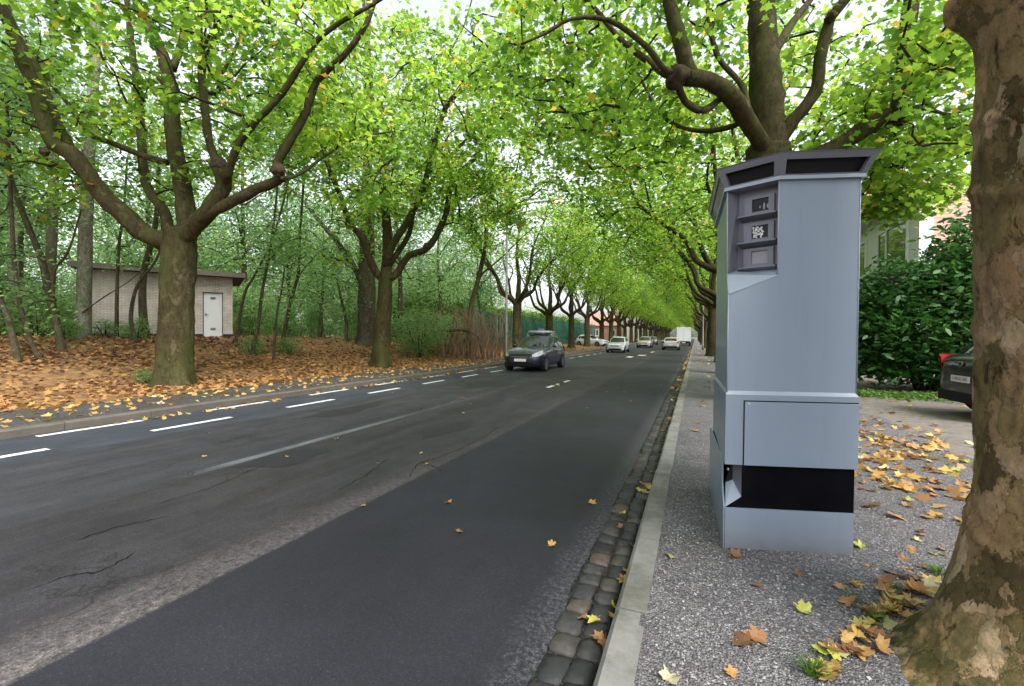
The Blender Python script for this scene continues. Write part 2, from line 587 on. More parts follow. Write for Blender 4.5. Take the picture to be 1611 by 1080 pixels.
def paint_mat():
    t = NT('road_paint')
    v = t.world()
    n = t.noise(v, 30, 6, .8)
    c = t.mix(t.ramp(n, [(.40, .8), (.52, 0)]), (.78, .78, .78), (.12, .12, .125))
    return t.done(t.principled(c, .6, .4))


M['paint'] = paint_mat()


def box_paint(name, col, rough=.34):
    t = NT(name)
    v = t.world()
    n = t.noise(v, 2.2, 5, .6)
    c = t.mix(n, tuple(x * .93 for x in col), tuple(x * 1.05 for x in col))
    # rain streaks and smudges
    s = t.ramp(t.noise(t.world((14, 14, .8)), 1.2, 5, .7), [(.52, 0), (.75, .22)])
    c = t.mix(s, c, tuple(x * .66 for x in col))
    gr = t.ramp(t.noise(v, 42, 6, .8), [(.60, 0), (.72, .28)])
    c = t.mix(gr, c, tuple(x * .6 for x in col))
    sm = t.ramp(t.noise(t.world((7, 7, 16)), 1.0, 4, .6), [(.70, 0), (.76, .35)])
    c = t.mix(sm, c, (.20, .21, .23))
    z = t.node('ShaderNodeSeparateXYZ', {0: v}).outputs[2]
    low = t.ramp(t.math('ADD', z, t.math('MULTIPLY', t.noise(v, 9, 4), .12)), [(.18, .75), (.30, .25), (.46, 0)])
    c = t.mix(low, c, (.13, .125, .12))
    r = t.ramp(t.noise(v, 16, 4), [(.3, rough - .05), (.7, rough + .1)])
    p = t.node('ShaderNodeBsdfPrincipled', {'Base Color': c, 'Roughness': r, 'Specular IOR Level': .45, 'Coat Weight': .25, 'Coat Roughness': .15, 'Normal': t.bump(t.noise(v, 220, 2), .06, .002)})
    return t.done(p.outputs[0])


M['box_grey'] = box_paint('box_grey_paint', (.215, .268, .338))
M['box_lit'] = box_paint('box_lit_tone', (.30, .355, .42))  # cabinet grey made lighter, paints in lit sills and edge highlights
M['box_dark'] = box_paint('box_recess_paint', (.15, .155, .185))
M['black_gloss'] = plain('black_gloss', (.004, .004, .006), .12, .22)
M['black'] = plain('black_matt', (.006, .006, .007), .7, .3)
M['lens_glass'] = plain('lens_glass', (.004, .006, .005), .06, .22)
M['lens_pale'] = plain('lens_pale', (.25, .23, .25), .3, .5)  # pale tone of the flash window and the painted lens reflections
M['silver'] = plain('silver_metal', (.55, .55, .56), .3, .5, .9)
M['mesh_metal'] = plain('grille_metal', (.30, .33, .33), .4, .5, .6)
M['rubber'] = plain('rubber', (.014, .014, .015), .8, .3)
M['rim'] = plain('wheel_rim', (.42, .42, .44), .3, .5, .8)
M['car_glass'] = plain('car_glass', (.015, .02, .022), .03, .9)
M['headlight'] = plain('headlight', (.62, .64, .66), .1, .7)
M['tail_light'] = plain('tail_light', (.30, .012, .012), .15, .6)
M['plate'] = plain('number_plate', (.70, .70, .72), .4, .4)
M['plate_red'] = plain('plate_lettering', (.28, .02, .03), .5, .4)
M['brick_pale'] = None


def car_paint(name, col, rough=.25):
    t = NT(name)
    v = t.coords()
    n = t.noise(v, 3, 4)
    c = t.mix(n, tuple(x * .9 for x in col), tuple(x * 1.08 for x in col))
    p = t.node('ShaderNodeBsdfPrincipled', {'Base Color': c, 'Roughness': rough, 'Specular IOR Level': .5, 'Coat Weight': .7, 'Coat Roughness': .06})
    return t.done(p.outputs[0])


M['car_navy'] = car_paint('car_navy', (.007, .009, .026))
M['car_white'] = car_paint('car_white', (.70, .72, .74))
M['car_silver'] = car_paint('car_silver', (.48, .45, .45))
M['car_beige'] = car_paint('car_beige', (.42, .37, .33))
M['car_black'] = car_paint('car_black', (.006, .0065, .008))
M['car_grey'] = car_paint('car_grey', (.12, .12, .13))


def brick_mat(name, c1, c2, mortar, sx=1.0):
    t = NT(name)
    tc = t.node('ShaderNodeTexCoord')
    bt = t.node('ShaderNodeTexBrick', {'Vector': tc.outputs['UV'], 'Color1': (*c1, 1), 'Color2': (*c2, 1), 'Mortar': (*mortar, 1), 'Scale': sx, 'Mortar Size': .012, 'Brick Width': .22, 'Row Height': .066})
    n = t.noise(tc.outputs['Object'], 2.5, 5)
    c = t.mix(1, bt.outputs[0], t.ramp(n, [(.3, .75), (.7, 1.15)]), 'MULTIPLY')
    return t.done(t.principled(c, .85, .2, normal=t.bump(t.math('SUBTRACT', 1.0, bt.outputs[1]), .5, .01)))


M['brick_pale'] = brick_mat('brick_pale', (.60, .53, .49), (.52, .455, .42), (.38, .355, .335))
M['brick_red'] = brick_mat('brick_red', (.36, .15, .09), (.30, .12, .075), (.30, .26, .23))
M['plinth'] = plain('plinth', (.03, .03, .033), .8, .2)
M['door_white'] = plain('door_white', (.62, .63, .66), .45, .4, var=.06)
M['fascia'] = plain('fascia', (.14, .12, .10), .7, .3, var=.3)
M['roof_felt'] = plain('roof_felt', (.12, .12, .115), .9, .2, var=.3)
M['render_white'] = plain('render_white', (.68, .68, .67), .8, .2, var=.06)
M['frame_white'] = plain('frame_white', (.75, .75, .75), .45, .4, var=.04)
M['pane'] = plain('window_pane', (.03, .04, .04), .05, .8)
M['tile'] = plain('roof_tile', (.36, .22, .17), .8, .25, var=.3, scale=3)
M['post_grey'] = plain('post_grey', (.12, .115, .11), .55, .4, .2)
M['fence_green'] = plain('fence_green', (.015, .07, .05), .5, .4)


def net_mat():
    t = NT('green_netting')
    v = t.world()
    n = t.noise(v, 1.5, 4)
    c = t.mix(n, (.03, .13, .12), (.06, .21, .19))
    p = t.principled(c, .7, .2)
    tr = t.node('ShaderNodeBsdfTranslucent', {'Color': c})
    a = t.node('ShaderNodeMixShader', {0: .45, 1: p, 2: tr.outputs[0]})
    tp = t.node('ShaderNodeBsdfTransparent')
    wv = t.ramp(t.noise(v, 60, 2), [(.45, .15), (.6, .45)])
    return t.done(t.node('ShaderNodeMixShader', {0: wv, 1: a.outputs[0], 2: tp.outputs[0]}).outputs[0])


M['net'] = net_mat()


def lamp_mat():
    t = NT('lamp_lit')
    e = t.node('ShaderNodeEmission', {'Color': (1.0, .42, .16, 1), 'Strength': 5.0})
    return t.done(e.outputs[0])


M['lamp_lit'] = lamp_mat()

# ------------------------------------------------------------------ leaves
L_PALM = np.array([(0, 0, 0), (.30, -.06, .05), (.27, .20, .03), (.56, .42, .08), (.27, .56, .02), (0, 1.0, -.05), (-.27, .56, .02), (-.56, .42, .08), (-.27, .20, .03), (-.30, -.06, .05)])
L_DIA = np.array([(0, 0, 0), (.40, .45, .06), (0, 1, -.03), (-.40, .45, .06)])
L_LONG = np.array([(0, 0, 0), (.20, .35, .05), (.16, .75, .02), (0, 1, -.06), (-.16, .75, .02), (-.20, .35, .05)])


def leaves_mesh(name, pts, size, shape=L_PALM, rng=RNG, tilt=.75, svar=.3, tint=None, flat=False):
    pts = np.asarray(pts, float)
    n = len(pts)
    az = rng.uniform(0, 2 * PI, n)
    nr = np.stack([rng.normal(0, tilt, n), rng.normal(0, tilt, n), np.ones(n)], 1)
    nr /= np.linalg.norm(nr, axis=1)[:, None]
    d = np.stack([np.cos(az), np.sin(az), np.zeros(n)], 1)
    d -= nr * np.sum(d * nr, 1)[:, None]
    d /= np.linalg.norm(d, axis=1)[:, None]
    s = np.cross(d, nr)
    sz = size * (1 + rng.uniform(-svar, svar, n))
    k = len(shape)
    V = (pts[:, None, :] + sz[:, None, None] * (shape[None, :, 0, None] * s[:, None, :] + (shape[None, :, 1, None] - .4) * d[:, None, :] + shape[None, :, 2, None] * nr[:, None, :]))
    V = V.reshape(-1, 3)
    me = bpy.data.meshes.new(name)
    me.vertices.add(n * k)
    me.vertices.foreach_set('co', V.astype(np.float32).ravel())
    me.loops.add(n * k)
    me.loops.foreach_set('vertex_index', np.arange(n * k, dtype=np.int32))
    me.polygons.add(n)
    me.polygons.foreach_set('loop_start', np.arange(0, n * k, k, dtype=np.int32))
    try:
        me.polygons.foreach_set('loop_total', np.full(n, k, dtype=np.int32))
    except Exception:
        pass
    at = me.attributes.new('tint', 'FLOAT', 'FACE')
    if tint is None:
        tint = rng.uniform(0, 1, n)
    at.data.foreach_set('value', np.asarray(tint, np.float32))
    me.update(calc_edges=True)
    me.validate()
    return me


def clump_leaves(centers, per, sig, rng=RNG):
    c = np.asarray(centers, float)
    idx = np.repeat(np.arange(len(c)), per)
    p = c[idx] + rng.normal(0, 1, (len(idx), 3)) * np.array(sig)
    # per-clump tint shift
    ct = rng.uniform(0, 1, len(c))
    tint = np.clip(.6 * ct[idx] + .4 * rng.uniform(0, 1, len(idx)), 0, 1)
    yel = rng.uniform(0, 1, len(idx)) < .03
    tint = np.where(yel, rng.uniform(.9, 1, len(idx)), tint * .9)
    return p, tint


def twigs_to(acc, nodes, centers, rng, r_in=.045, r_tip=.008, maxlen=3.5, nside=4):
    """join every clump to the nearest wood with a curved twig; returns the clumps that were joined"""
    nodes = [np.array(p, float) for p in nodes]
    N = np.zeros((len(nodes) + len(centers) * 3 + 8, 3))
    N[:len(nodes)] = nodes
    cnt = len(nodes)
    c = np.asarray(centers, float)
    d0 = np.array([np.min(np.linalg.norm(N[:cnt] - q, axis=1)) for q in c])
    kept = []
    for i in np.argsort(d0):
        q = c[i]
        dist = np.linalg.norm(N[:cnt] - q, axis=1) + .35 * np.maximum(0, N[:cnt, 2] - q[2])
        j = int(np.argmin(dist))
        p = N[j]
        L = np.linalg.norm(q - p)
        if L > maxlen:
            continue
        if L > .15:
            m1 = p + (q - p) * .35 + np.array([rng.normal(0, .08), rng.normal(0, .08), .10]) * L
            m2 = p + (q - p) * .7 + np.array([rng.normal(0, .08), rng.normal(0, .08), .08]) * L
            r0 = min(r_in, .014 + .020 * L)
            acc.tube([p, m1, m2, q], [r0, r0 * .75, r0 * .5, r_tip], nside, cap=False)
            N[cnt] = m1
            N[cnt + 1] = m2
            N[cnt + 2] = q
            cnt += 3
        kept.append(i)
    return c[kept]


def ell_clumps(ells, rng, shell=.55):
    """clump centres in a union of ellipsoids: (centre, radii, count)"""
    out = []
    for cen, rad, n in ells:
        d = rng.normal(0, 1, (n, 3))
        d /= np.linalg.norm(d, axis=1)[:, None]
        r = rng.uniform(shell ** 3, 1, n) ** (1 / 3)
        out.append(np.array(cen) + d * r[:, None] * np.array(rad))
    return np.concatenate(out)


def trunk_mesh(acc, path, r0, r1, flare=.45, n=28, seed=0.0, step=.10, lump=.06, rings=True):
    pts, par = catmull(path, step)
    base_z = pts[0][2]
    vs = []
    for i, (p, t) in enumerate(zip(pts, par)):
        h = p[2] - base_z
        for j in range(n):
            an = 2 * PI * j / n
            r = r0 + (r1 - r0) * t
            lobes = .55 + .45 * math.cos(3 * an + seed) + .3 * math.cos(5 * an + 2 * seed)
            r *= 1 + flare * lobes * math.exp(-h / .30) + .15 * flare * math.exp(-h / .9)
            cx, sx = math.cos(an), math.sin(an)
            r *= 1 + lump * 1.6 * mnoise.noise((cx * 1.2 + seed, sx * 1.2, h * .9)) + lump * mnoise.noise((cx * 3 + seed, sx * 3, h * 2.5)) + lump * .5 * mnoise.noise((cx * 8, sx * 8 + seed, h * 6))
            if rings:
                w = mnoise.noise((cx * 1.5 + seed * 3, sx * 1.5, h * 4.2))
                w2 = mnoise.noise((cx * 1.1 + seed * 5, sx * 1.1, h * 7.5))
                r *= 1 + .07 * max(0, w) ** 1.5 + .045 * max(0, w2 - .15)
            vs.append((p[0] + r * cx, p[1] + r * sx, p[2]))
    k = len(pts)
    fs = [(i * n + j, i * n + (j + 1) % n, (i + 1) * n + (j + 1) % n, (i + 1) * n + j) for i in range(k - 1) for j in range(n)]
    fs.append(tuple((k - 1) * n + j for j in range(n)))
    acc.add(vs, fs)
    return pts


def build_tree(name, label, group, base, trunk, r0, r1, limbs, clumps, per, leaf, sig=(.34, .34, .2), shape=L_PALM,
               bark='bark_plane', leafm='leaf_plane', seed=1, flare=.45, knots=(), maxlen=3.5, trunk_n=28, tstep=.1, cat='tree', lim_n=9, tilt=.75, twig_r=.045):
    rng = np.random.default_rng(seed)
    base = np.array(base, float)
    root = thing(name, label, cat, tuple(base), group=group)
    a = Acc()
    tp = trunk_mesh(a, [np.array(p) - base for p in trunk], r0, r1, flare, trunk_n, seed * 1.7, tstep)
    a.build('trunk', M[bark], root, True)
    nodes = [p for p in tp if p[2] > (tp[-1][2] - tp[0][2]) * .6]
    for path, ra, rb in limbs:
        la = Acc()
        pts, par = catmull([np.array(p) - base for p in path], .22)
        la.tube(pts, [ra + (rb - ra) * t for t in par], lim_n, .22, seed=seed * 3.3)
        la.build('limb', M[bark], root, True)
        nodes += [p for p, t in zip(pts, par) if t > .3]
    for p, r in knots:
        ka = Acc()
        q = np.array(p) - base
        bm = bmesh.new()
        bmesh.ops.create_icosphere(bm, subdivisions=3, radius=r)
        for v in bm.verts:
            v.co *= 1 + .6 * mnoise.noise(v.co * (1.6 / r) + Vector((seed, 0, 0))) + .25 * mnoise.noise(v.co * (5 / r) + Vector((seed, 0, 0)))
            v.co += Vector(q)
        me = bpy.data.meshes.new('knot')
        bm.to_mesh(me)
        bm.free()
        link_mesh('knot', me, M['knot'], root, True)
    ta = Acc()
    kept = twigs_to(ta, nodes, np.asarray(clumps) - base, rng, maxlen=maxlen, r_in=twig_r)
    if ta.v:
        ta.build('twigs', M['twig'], root)['kind'] = 'stuff'
    p, tint = clump_leaves(kept, per, sig, rng)
    link_mesh('crown', leaves_mesh('crown', p, leaf, shape, rng, tilt, tint=tint), M[leafm], root)
    return root


# ------------------------------------------------------------------ ground, road, kerbs
xs = [-500, -300, -180, -120, -90, -75] + list(np.arange(-64, -24, 2.0)) + list(np.arange(-24, -11.0, .55)) + [-11, -10.2, -9.6, -9.12, -9.08, -5, -.3, -.26, -.22, .4, 1, 2, 3, 4, 6, 8, 11, 15, 20, 30, 50, 90, 150, 300, 500]
ys = [-500, -200, -90, -50, -30, -20, -14, -10] + list(np.arange(-8, 30, .6)) + list(np.arange(30, 70, 2)) + [70, 80, 100, 130, 170, 230, 320, 500, 900]
gv = [(x, y, gz(x, y)) for y in ys for x in xs]
nx = len(xs)
gf = [(j * nx + i, j * nx + i + 1, (j + 1) * nx + i + 1, (j + 1) * nx + i) for j in range(len(ys) - 1) for i in range(nx - 1)]
ground = structure(mesh('ground', gv, gf, M['ground'], smooth=True))


def strip(name, m, x0, x1, y0, y1, dz, cols, j0=0.0, j1=0.0, z=None):
    yy = list(np.arange(y0, 14, .07)) + list(np.arange(14, min(y1, 60), .5)) + list(np.arange(60, y1, 8.0)) + [y1]
    vs = []
    for y in yy:
        a = x0 + j0 * (mnoise.noise((y * 1.3, x0, 0)) + .5 * mnoise.noise((y * 6, x0, 3)) + .35 * mnoise.noise((y * 19, x0, 9)))
        b = x1 + j1 * (mnoise.noise((y * 1.3, x1, 7)) + .5 * mnoise.noise((y * 6, x1, 1)) + .35 * mnoise.noise((y * 19, x1, 4)))
        for c in range(cols + 1):
            x = a + (b - a) * c / cols
            vs.append((x, y, (gz(x, y) if z is None else z) + dz))
    n = cols + 1
    fs = [(j * n + i, j * n + i + 1, (j + 1) * n + i + 1, (j + 1) * n + i) for j in range(len(yy) - 1) for i in range(cols)]
    return structure(mesh(name, vs, fs, m, smooth=True))


road = strip('road', M['asphalt'], -9.02, -.655, -8, 420, 0, 10, 0, .035, z=0.0)
gutter = strip('gutter', M['gutter'], -.74, -.30, -8, 420, 0, 2, z=-.004)
path = strip('gravel_path', M['gravel'], -.235, 3.0, -8, 420, .006, 8, 0, .35)
verge = strip('gravel_verge', M['verge'], -11.1, -9.12, -8, 420, .006, 5, .3, 0)


def kerb_mesh(width, height, length, chamfer_left):
    a = Acc()
    w, h, L, c = width, height, length, .022
    prof = [(0, -.12), (w, -.12), (w, h), (c, h), (0, h - c)] if chamfer_left else [(0, -.12), (w, -.12), (w, h - c), (w - c, h), (0, h)]
    a.prism([(p[0], 0, p[1]) for p in prof], (0, L, 0))
    me = bpy.data.meshes.new('kerb_stone')
    me.from_pydata(a.v, [], a.f)
    me.update()
    return me


def kerb_line(name, x0, width, height, y0, L, n, yend, m, cl):
    root = structure(empty(name, (x0, y0, 0)))
    me = kerb_mesh(width, height, L - .008, cl)
    me.materials.append(m)
    for i in range(n):
        o = bpy.data.objects.new('kerb_stone', me)
        COL.objects.link(o)
        o.parent = root
        o.location = (random.uniform(-.004, .004), i * L, random.uniform(-.001, .004))
        o.rotation_euler = (random.uniform(-.003, .003), 0, random.uniform(-.003, .003))
    far = kerb_mesh(width, height, yend - (y0 + n * L), cl)
    far.materials.append(m)
    o = bpy.data.objects.new('kerb_run', far)
    COL.objects.link(o)
    o.parent = root
    o.location = (0, n * L, 0)


kerb_line('kerb_right', -.365, .155, .128, 2.346 - 9 * .875, .875, 62, 420, M['kerb'], True)
kerb_line('kerb_left', -9.15, .16, .125, 3.9 - 8 * 1.2, 1.2, 46, 420, M['kerb_dark'], False)


def cobble_mesh(i):
    rr = random.Random(i)
    bm = bmesh.new()
    bmesh.ops.create_cube(bm, size=1.0)
    bmesh.ops.subdivide_edges(bm, edges=bm.edges[:], cuts=2, use_grid_fill=True)
    for v in bm.verts:
        x, y, z = v.co
        k = 1 - .16 * (abs(x) * 2) ** 2 * (abs(y) * 2) ** 2
        v.co.x = x * (1 - .5 * (1 - k)) + rr.uniform(-.06, .06)
        v.co.y = y * (1 - .5 * (1 - k)) + rr.uniform(-.06, .06)
        if z > .4:
            v.co.z = .5 - .14 * max(abs(x), abs(y)) ** 3 * 8 * .8 + rr.uniform(-.05, .05)
    for f in bm.faces:
        f.smooth = True
    me = bpy.data.meshes.new('cobble')
    bm.to_mesh(me)
    bm.free()
    me.materials.append(M['cobble'])
    return me


cob = [cobble_mesh(i) for i in range(8)]
for xc, w in ((-.585, .135), (-.447, .125)):
    y = -.6
    while y < 18:
        L = random.uniform(.11, .19)
        o = bpy.data.objects.new('cobble', random.choice(cob))
        COL.objects.link(o)
        o.parent = gutter
        top = random.uniform(.006, .020)
        o.location = (xc + random.uniform(-.012, .012), y + L / 2, top - .04)
        o.scale = (w * random.uniform(.86, .99), L * .95, .09)
        o.rotation_euler = (random.uniform(-.04, .04), random.uniform(-.05, .05), random.uniform(-.10, .10))
        y += L + .006

# painted cycle-lane dashes and worn centre marks
def dash(x0, x1, y0, y1, ragged=0.0):
    n = max(2, int((y1 - y0) / .12))
    vs = []
    for i in range(n + 1):
        y = y0 + (y1 - y0) * i / n
        vs += [(x0 + random.uniform(-1, 1) * ragged, y, .004), (x1 + random.uniform(-1, 1) * ragged, y, .004)]
    fs = [(2 * i, 2 * i + 1, 2 * i + 3, 2 * i + 2) for i in range(n)]
    mesh('lane_dash', vs, fs, M['paint'], road)


for k in range(-3, 34):
    dash(-7.80, -7.67, 4.39 + 2.5 * k, 5.68 + 2.5 * k, .004)
    dash(-8.86, -8.74, 3.50 + 2.5 * k, 4.85 + 2.5 * k, .006)
for (xa, xb, ya, yb) in ((-4.02, -3.90, 12.6, 13.2), (-4.0, -3.9, 13.5, 13.75), (-3.98, -3.88, 14.3, 14.9), (-4.6, -4.2, 33, 34.6), (-4.2, -3.6, 36.5, 38), (-3.9, -3.7, 44, 47)):
    dash(xa, xb, ya, yb, .02)
def road_pt(x, y, z=.003):
    d = ray(x, y)
    return CAM + d * ((z - CAM_H) / d[2])


M['crack'] = plain('crack', (.011, .010, .011), .9, .1)
M['tar'] = plain('tar_patch', (.019, .018, .022), .7, .35, var=.45, scale=14)
for pl in ([(645, 752), (652, 737), (662, 728), (678, 733), (690, 737), (694, 742)], [(662, 728), (700, 716), (738, 700), (770, 682), (788, 671), (806, 673)], [(530, 772), (575, 748), (610, 722)], [(250, 792), (330, 768), (400, 738), (440, 724)],
           [(120, 850), (190, 828), (270, 812)], [(690, 650), (750, 634), (820, 612)], [(40, 930), (110, 905), (160, 898), (215, 868)], [(840, 620), (880, 604), (912, 592)]):
    pts, par = catmull([road_pt(*q) for q in pl], .05)
    vs = []
    for i_, q in enumerate(pts):
        t_ = pts[min(i_ + 1, len(pts) - 1)] - pts[max(0, i_ - 1)]
        n_ = np.array([-t_[1], t_[0], 0]) / (np.linalg.norm(t_) + 1e-9)
        w_ = .006 * (.3 + random.random()) * (1 if 0 < i_ < len(pts) - 1 else .1)
        q = q + n_ * random.uniform(-.012, .012)
        vs += [q - n_ * w_, q + n_ * w_]
    mesh('crack', vs, [(2 * i_, 2 * i_ + 1, 2 * i_ + 3, 2 * i_ + 2) for i_ in range(len(pts) - 1)], M['crack'], road)
for cx_, cy0, rx, ry in ((-5.9, 12.8, .55, 1.0), (-4.4, 9.2, .25, 1.2), (-3.7, 6.4, .22, .7), (-6.4, 7.0, .3, .8), (-5.4, 17.5, .9, 1.6), (-3.6, 20.5, .5, 1.8), (-4.6, 4.1, .3, .5)):
    vs = [(cx_, cy0, .0035)]
    for q in range(26):
        th = 2 * PI * q / 26
        r_ = 1 + .55 * mnoise.noise((math.cos(th) * 1.5 + cx_, math.sin(th) * 1.5, cy0)) + random.uniform(-.1, .1)
        vs.append((cx_ + rx * r_ * math.cos(th), cy0 + ry * r_ * math.sin(th), .0035))
    mesh('tar_patch', vs, [(0, 1 + q, 1 + (q + 1) % 26) for q in range(26)], M['tar'], road)

# ------------------------------------------------------------------ loose stones on the path
def pebbles():
    rng = np.random.default_rng(11)
    n = 26000
    y = 1.0 + 8.0 * rng.uniform(0, 1, n) ** 1.8
    x = rng.uniform(-.17, 2.9, n)
    s = rng.uniform(.0035, .0085, n)
    keep = []
    for i in range(n):
        keep.append(mnoise.noise((x[i] * 1.5, y[i] * 1.5, 2)) > -.25 or rng.uniform() < .25)
    keep = np.array(keep)
    x, y, s = x[keep], y[keep], s[keep]
    n = len(x)
    z = np.array([gz(a, b) for a, b in zip(x, y)]) + .006
    T = np.array([(1, 0, 0), (-1, 0, 0), (0, 1, 0), (0, -1, 0), (0, 0, .75), (0, 0, -.6)])
    F = np.array([(0, 2, 4), (2, 1, 4), (1, 3, 4), (3, 0, 4), (2, 0, 5), (1, 2, 5), (3, 1, 5), (0, 3, 5)])
    an = rng.uniform(0, 2 * PI, n)
    st = rng.uniform(.7, 1.5, (n, 1, 1))
    V = T[None] * s[:, None, None] * np.concatenate([st, np.ones((n, 1, 1)), np.ones((n, 1, 1))], 2)
    V = V + rng.normal(0, .22, V.shape) * s[:, None, None]
    ca, sa = np.cos(an)[:, None], np.sin(an)[:, None]
    X = V[:, :, 0] * ca - V[:, :, 1] * sa + x[:, None]
    Y = V[:, :, 0] * sa + V[:, :, 1] * ca + y[:, None]
    Z = V[:, :, 2] + z[:, None] + s[:, None] * .3
    VV = np.stack([X, Y, Z], 2).reshape(-1, 3)
    FF = (F[None] + 6 * np.arange(n)[:, None, None]).reshape(-1, 3)
    me = bpy.data.meshes.new('loose_gravel')
    me.from_pydata(VV.tolist(), [], FF.tolist())
    at = me.attributes.new('tint', 'FLOAT', 'FACE')
    at.data.foreach_set('value', np.repeat(rng.uniform(0, 1, n), 8).astype(np.float32))
    o = link_mesh('loose_gravel', me, M['pebble'])
    o['kind'] = 'stuff'
    tag(o, 'loose grey gravel stones on the path around the speed camera', 'gravel')


pebbles()


# ------------------------------------------------------------------ speed camera cabinet
def speed_camera():
    A = np.array([.196, 3.278, 0.0])
    u = np.array([.965, .263, 0.0])
    n = np.array([-.263, .965, 0.0])           # away from the viewer
    ls = np.array([-.02, .9998, 0.0])          # along the road side
    z = np.array([0, 0, 1.0])
    root = thing('speed_camera', 'tall grey speed camera cabinet with three lenses standing on the gravel', 'speed camera', (A[0], A[1], .12))
    O = np.array([A[0], A[1], .12])
    D = 1.25

    def FP(uu, zz, off=0.0):                    # front plane
        return A + u * uu - n * off + z * zz - O

    def LP(s, zz, off=0.0):                     # road-side plane
        return A + ls * s - np.array([.9998, .02, 0]) * off + z * zz - O
    Wd = .781
    Bk = A + u * Wd + ls * D                     # far right corner

    def R(zz, off=0.0):
        return Bk + z * zz + (u * off + ls * off) - O

    def Lb(zz, off=0.0):
        return LP(D, zz, off) + ls * off
    zt, zs = 2.525, 1.152
    Cx = .298
    # --- upper cabinet shell with the angled recess at its road corner
    a = Acc()
    Sm = LP(.12, 1.935)
    Dt = LP(.215, zt)
    e = (Dt - FP(Cx, zt))
    e /= np.linalg.norm(e)
    w = np.array([-e[1], e[0], 0.0])
    if w @ n < 0:
        w = -w
    inset = .085
    def BP(t, zz, dep=inset):                   # recess back panel, t from the right edge
        return FP(Cx, 0) + e * t + w * dep + z * zz
    wid = float(np.linalg.norm(Dt - FP(Cx, zt)))
    ti0, ti1 = .012, wid - .045
    zb = 1.985
    a.poly([FP(0, zs), FP(Wd, zs), FP(Wd, zt), FP(Cx, zt), FP(Cx, 1.915), FP(0, 1.79)])
    a.poly([FP(0, zs), FP(0, 1.79), Sm, Dt, Lb(zt), Lb(zs)])
    a.poly([FP(Wd, zs), R(zs), R(zt), FP(Wd, zt)])
    a.poly([Lb(zs), Lb(zt), R(zt), R(zs)])
    a.build('cabinet_shell', M['box_grey'], root, bevel=.004)
    a = Acc()
    a.poly([FP(0, 1.79), FP(Cx, 1.915), BP(ti0, zb), BP(ti1, zb), Sm])
    a.build('sill', M['box_lit'], root, bevel=.003)  # sill coloured lighter to look lit
    a = Acc()
    a.poly([Sm, BP(ti1, zb), BP(ti1, zt), Dt])
    a.poly([FP(Cx, 1.915), FP(Cx, zt), BP(ti0, zt), BP(ti0, zb)])
    a.poly([BP(ti0, zb), BP(ti0, zt), BP(ti1, zt), BP(ti1, zb)])
    a.build('recess', M['box_dark'], root)
    # folded edges in the lighter grey, highlights put into the colour
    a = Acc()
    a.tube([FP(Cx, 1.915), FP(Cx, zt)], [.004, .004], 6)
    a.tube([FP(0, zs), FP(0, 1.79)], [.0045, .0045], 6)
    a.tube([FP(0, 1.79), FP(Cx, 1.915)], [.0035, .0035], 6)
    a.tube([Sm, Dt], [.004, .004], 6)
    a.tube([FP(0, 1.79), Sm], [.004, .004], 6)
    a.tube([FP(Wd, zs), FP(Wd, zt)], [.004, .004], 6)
    a.build('folded_edge', M['box_lit'], root, True)
    # --- three modules with hoods
    mods = [(2.36, 'lens_glass', 'dark lens window with a reflection'), (2.175, 'lens_glass', 'black lens window with pale spots'), (1.99 + .0, 'lens_pale', 'frosted pale flash window')]
    th0, th1 = .03, .245
    zc_list = (2.405, 2.225, 2.055)
    for i, zc in enumerate(zc_list):
        f = Acc()
        x0, x1 = th0 + .015, th1 - .012
        h = .062
        iw0, iw1, ih = x0 + .035, x1 - .05, .043
        dep = inset - .022
        # frame: front ring + outer rim
        o = [BP(x0, zc - h, dep), BP(x1, zc - h, dep), BP(x1, zc + h, dep), BP(x0, zc + h, dep)]
        q = [BP(iw0, zc - ih, dep), BP(iw1, zc - ih, dep), BP(iw1, zc + ih, dep), BP(iw0, zc + ih, dep)]
        ob = [p + w * .022 for p in o]
        qb = [p + w * .012 for p in q]
        for k in range(4):
            k2 = (k + 1) % 4
            f.poly([o[k], o[k2], q[k2], q[k]])
            f.poly([ob[k], ob[k2], o[k2], o[k]])
            f.poly([q[k], q[k2], qb[k2], qb[k]])
        m = f.build('lens_housing', M['box_dark'], root)
        g = Acc()
        g.poly(qb)
        gl = g.build('lens_window', M[mods[i][1]], m)
        gl['label'] = mods[i][2]
        if i == 1:
            b = Acc()
            rr = random.Random(5)
            for _ in range(46):                 # pale spots scattered behind the glass
                tx, tz = rr.uniform(iw0 + .035, iw1 - .006), zc + rr.uniform(-ih + .006, ih - .006)
                r = rr.uniform(.004, .010)
                c = BP(tx, tz, dep + .010)
                b.poly([c + (e * math.cos(t) + z * math.sin(t)) * r * rr.uniform(.6, 1.1) for t in np.linspace(0, 2 * PI, 8)[:-1]])
            b.build('pale_spot', M['frame_white'], gl)
        if i == 0:
            b = Acc()
            for tx, r, hh in ((.10, .012, .024), (.075, .016, .016), (.125, .007, .010)):
                c = BP(tx + .01, zc - .012, dep + .010)
                b.poly([c + e * math.cos(t) * r * .6 + z * math.sin(t) * hh for t in np.linspace(0, 2 * PI, 10)[:-1]])
            b.build('lens_reflection', M['lens_pale'], gl)  # pale ovals painted in as reflections in the lens glass
        # hood under the module
        s = Acc()
        zz = zc - h - .012
        t0_, t1_ = th0 - .012, th1 + .012
        s.prism([BP(t0_, zz + .016, inset), BP(t0_, zz + .005, inset - .075), BP(t0_, zz - .004, inset - .075), BP(t0_, zz - .028, inset)], e * (t1_ - t0_))
        s.build('hood', M['box_dark'], root, bevel=.002)
    # --- lower skirt, 8 mm proud, with a sloping shoulder
    a = Acc()
    q = .010
    zk = .682
    fl0, fl1 = FP(0, zs, 0), FP(Wd, zs, 0)
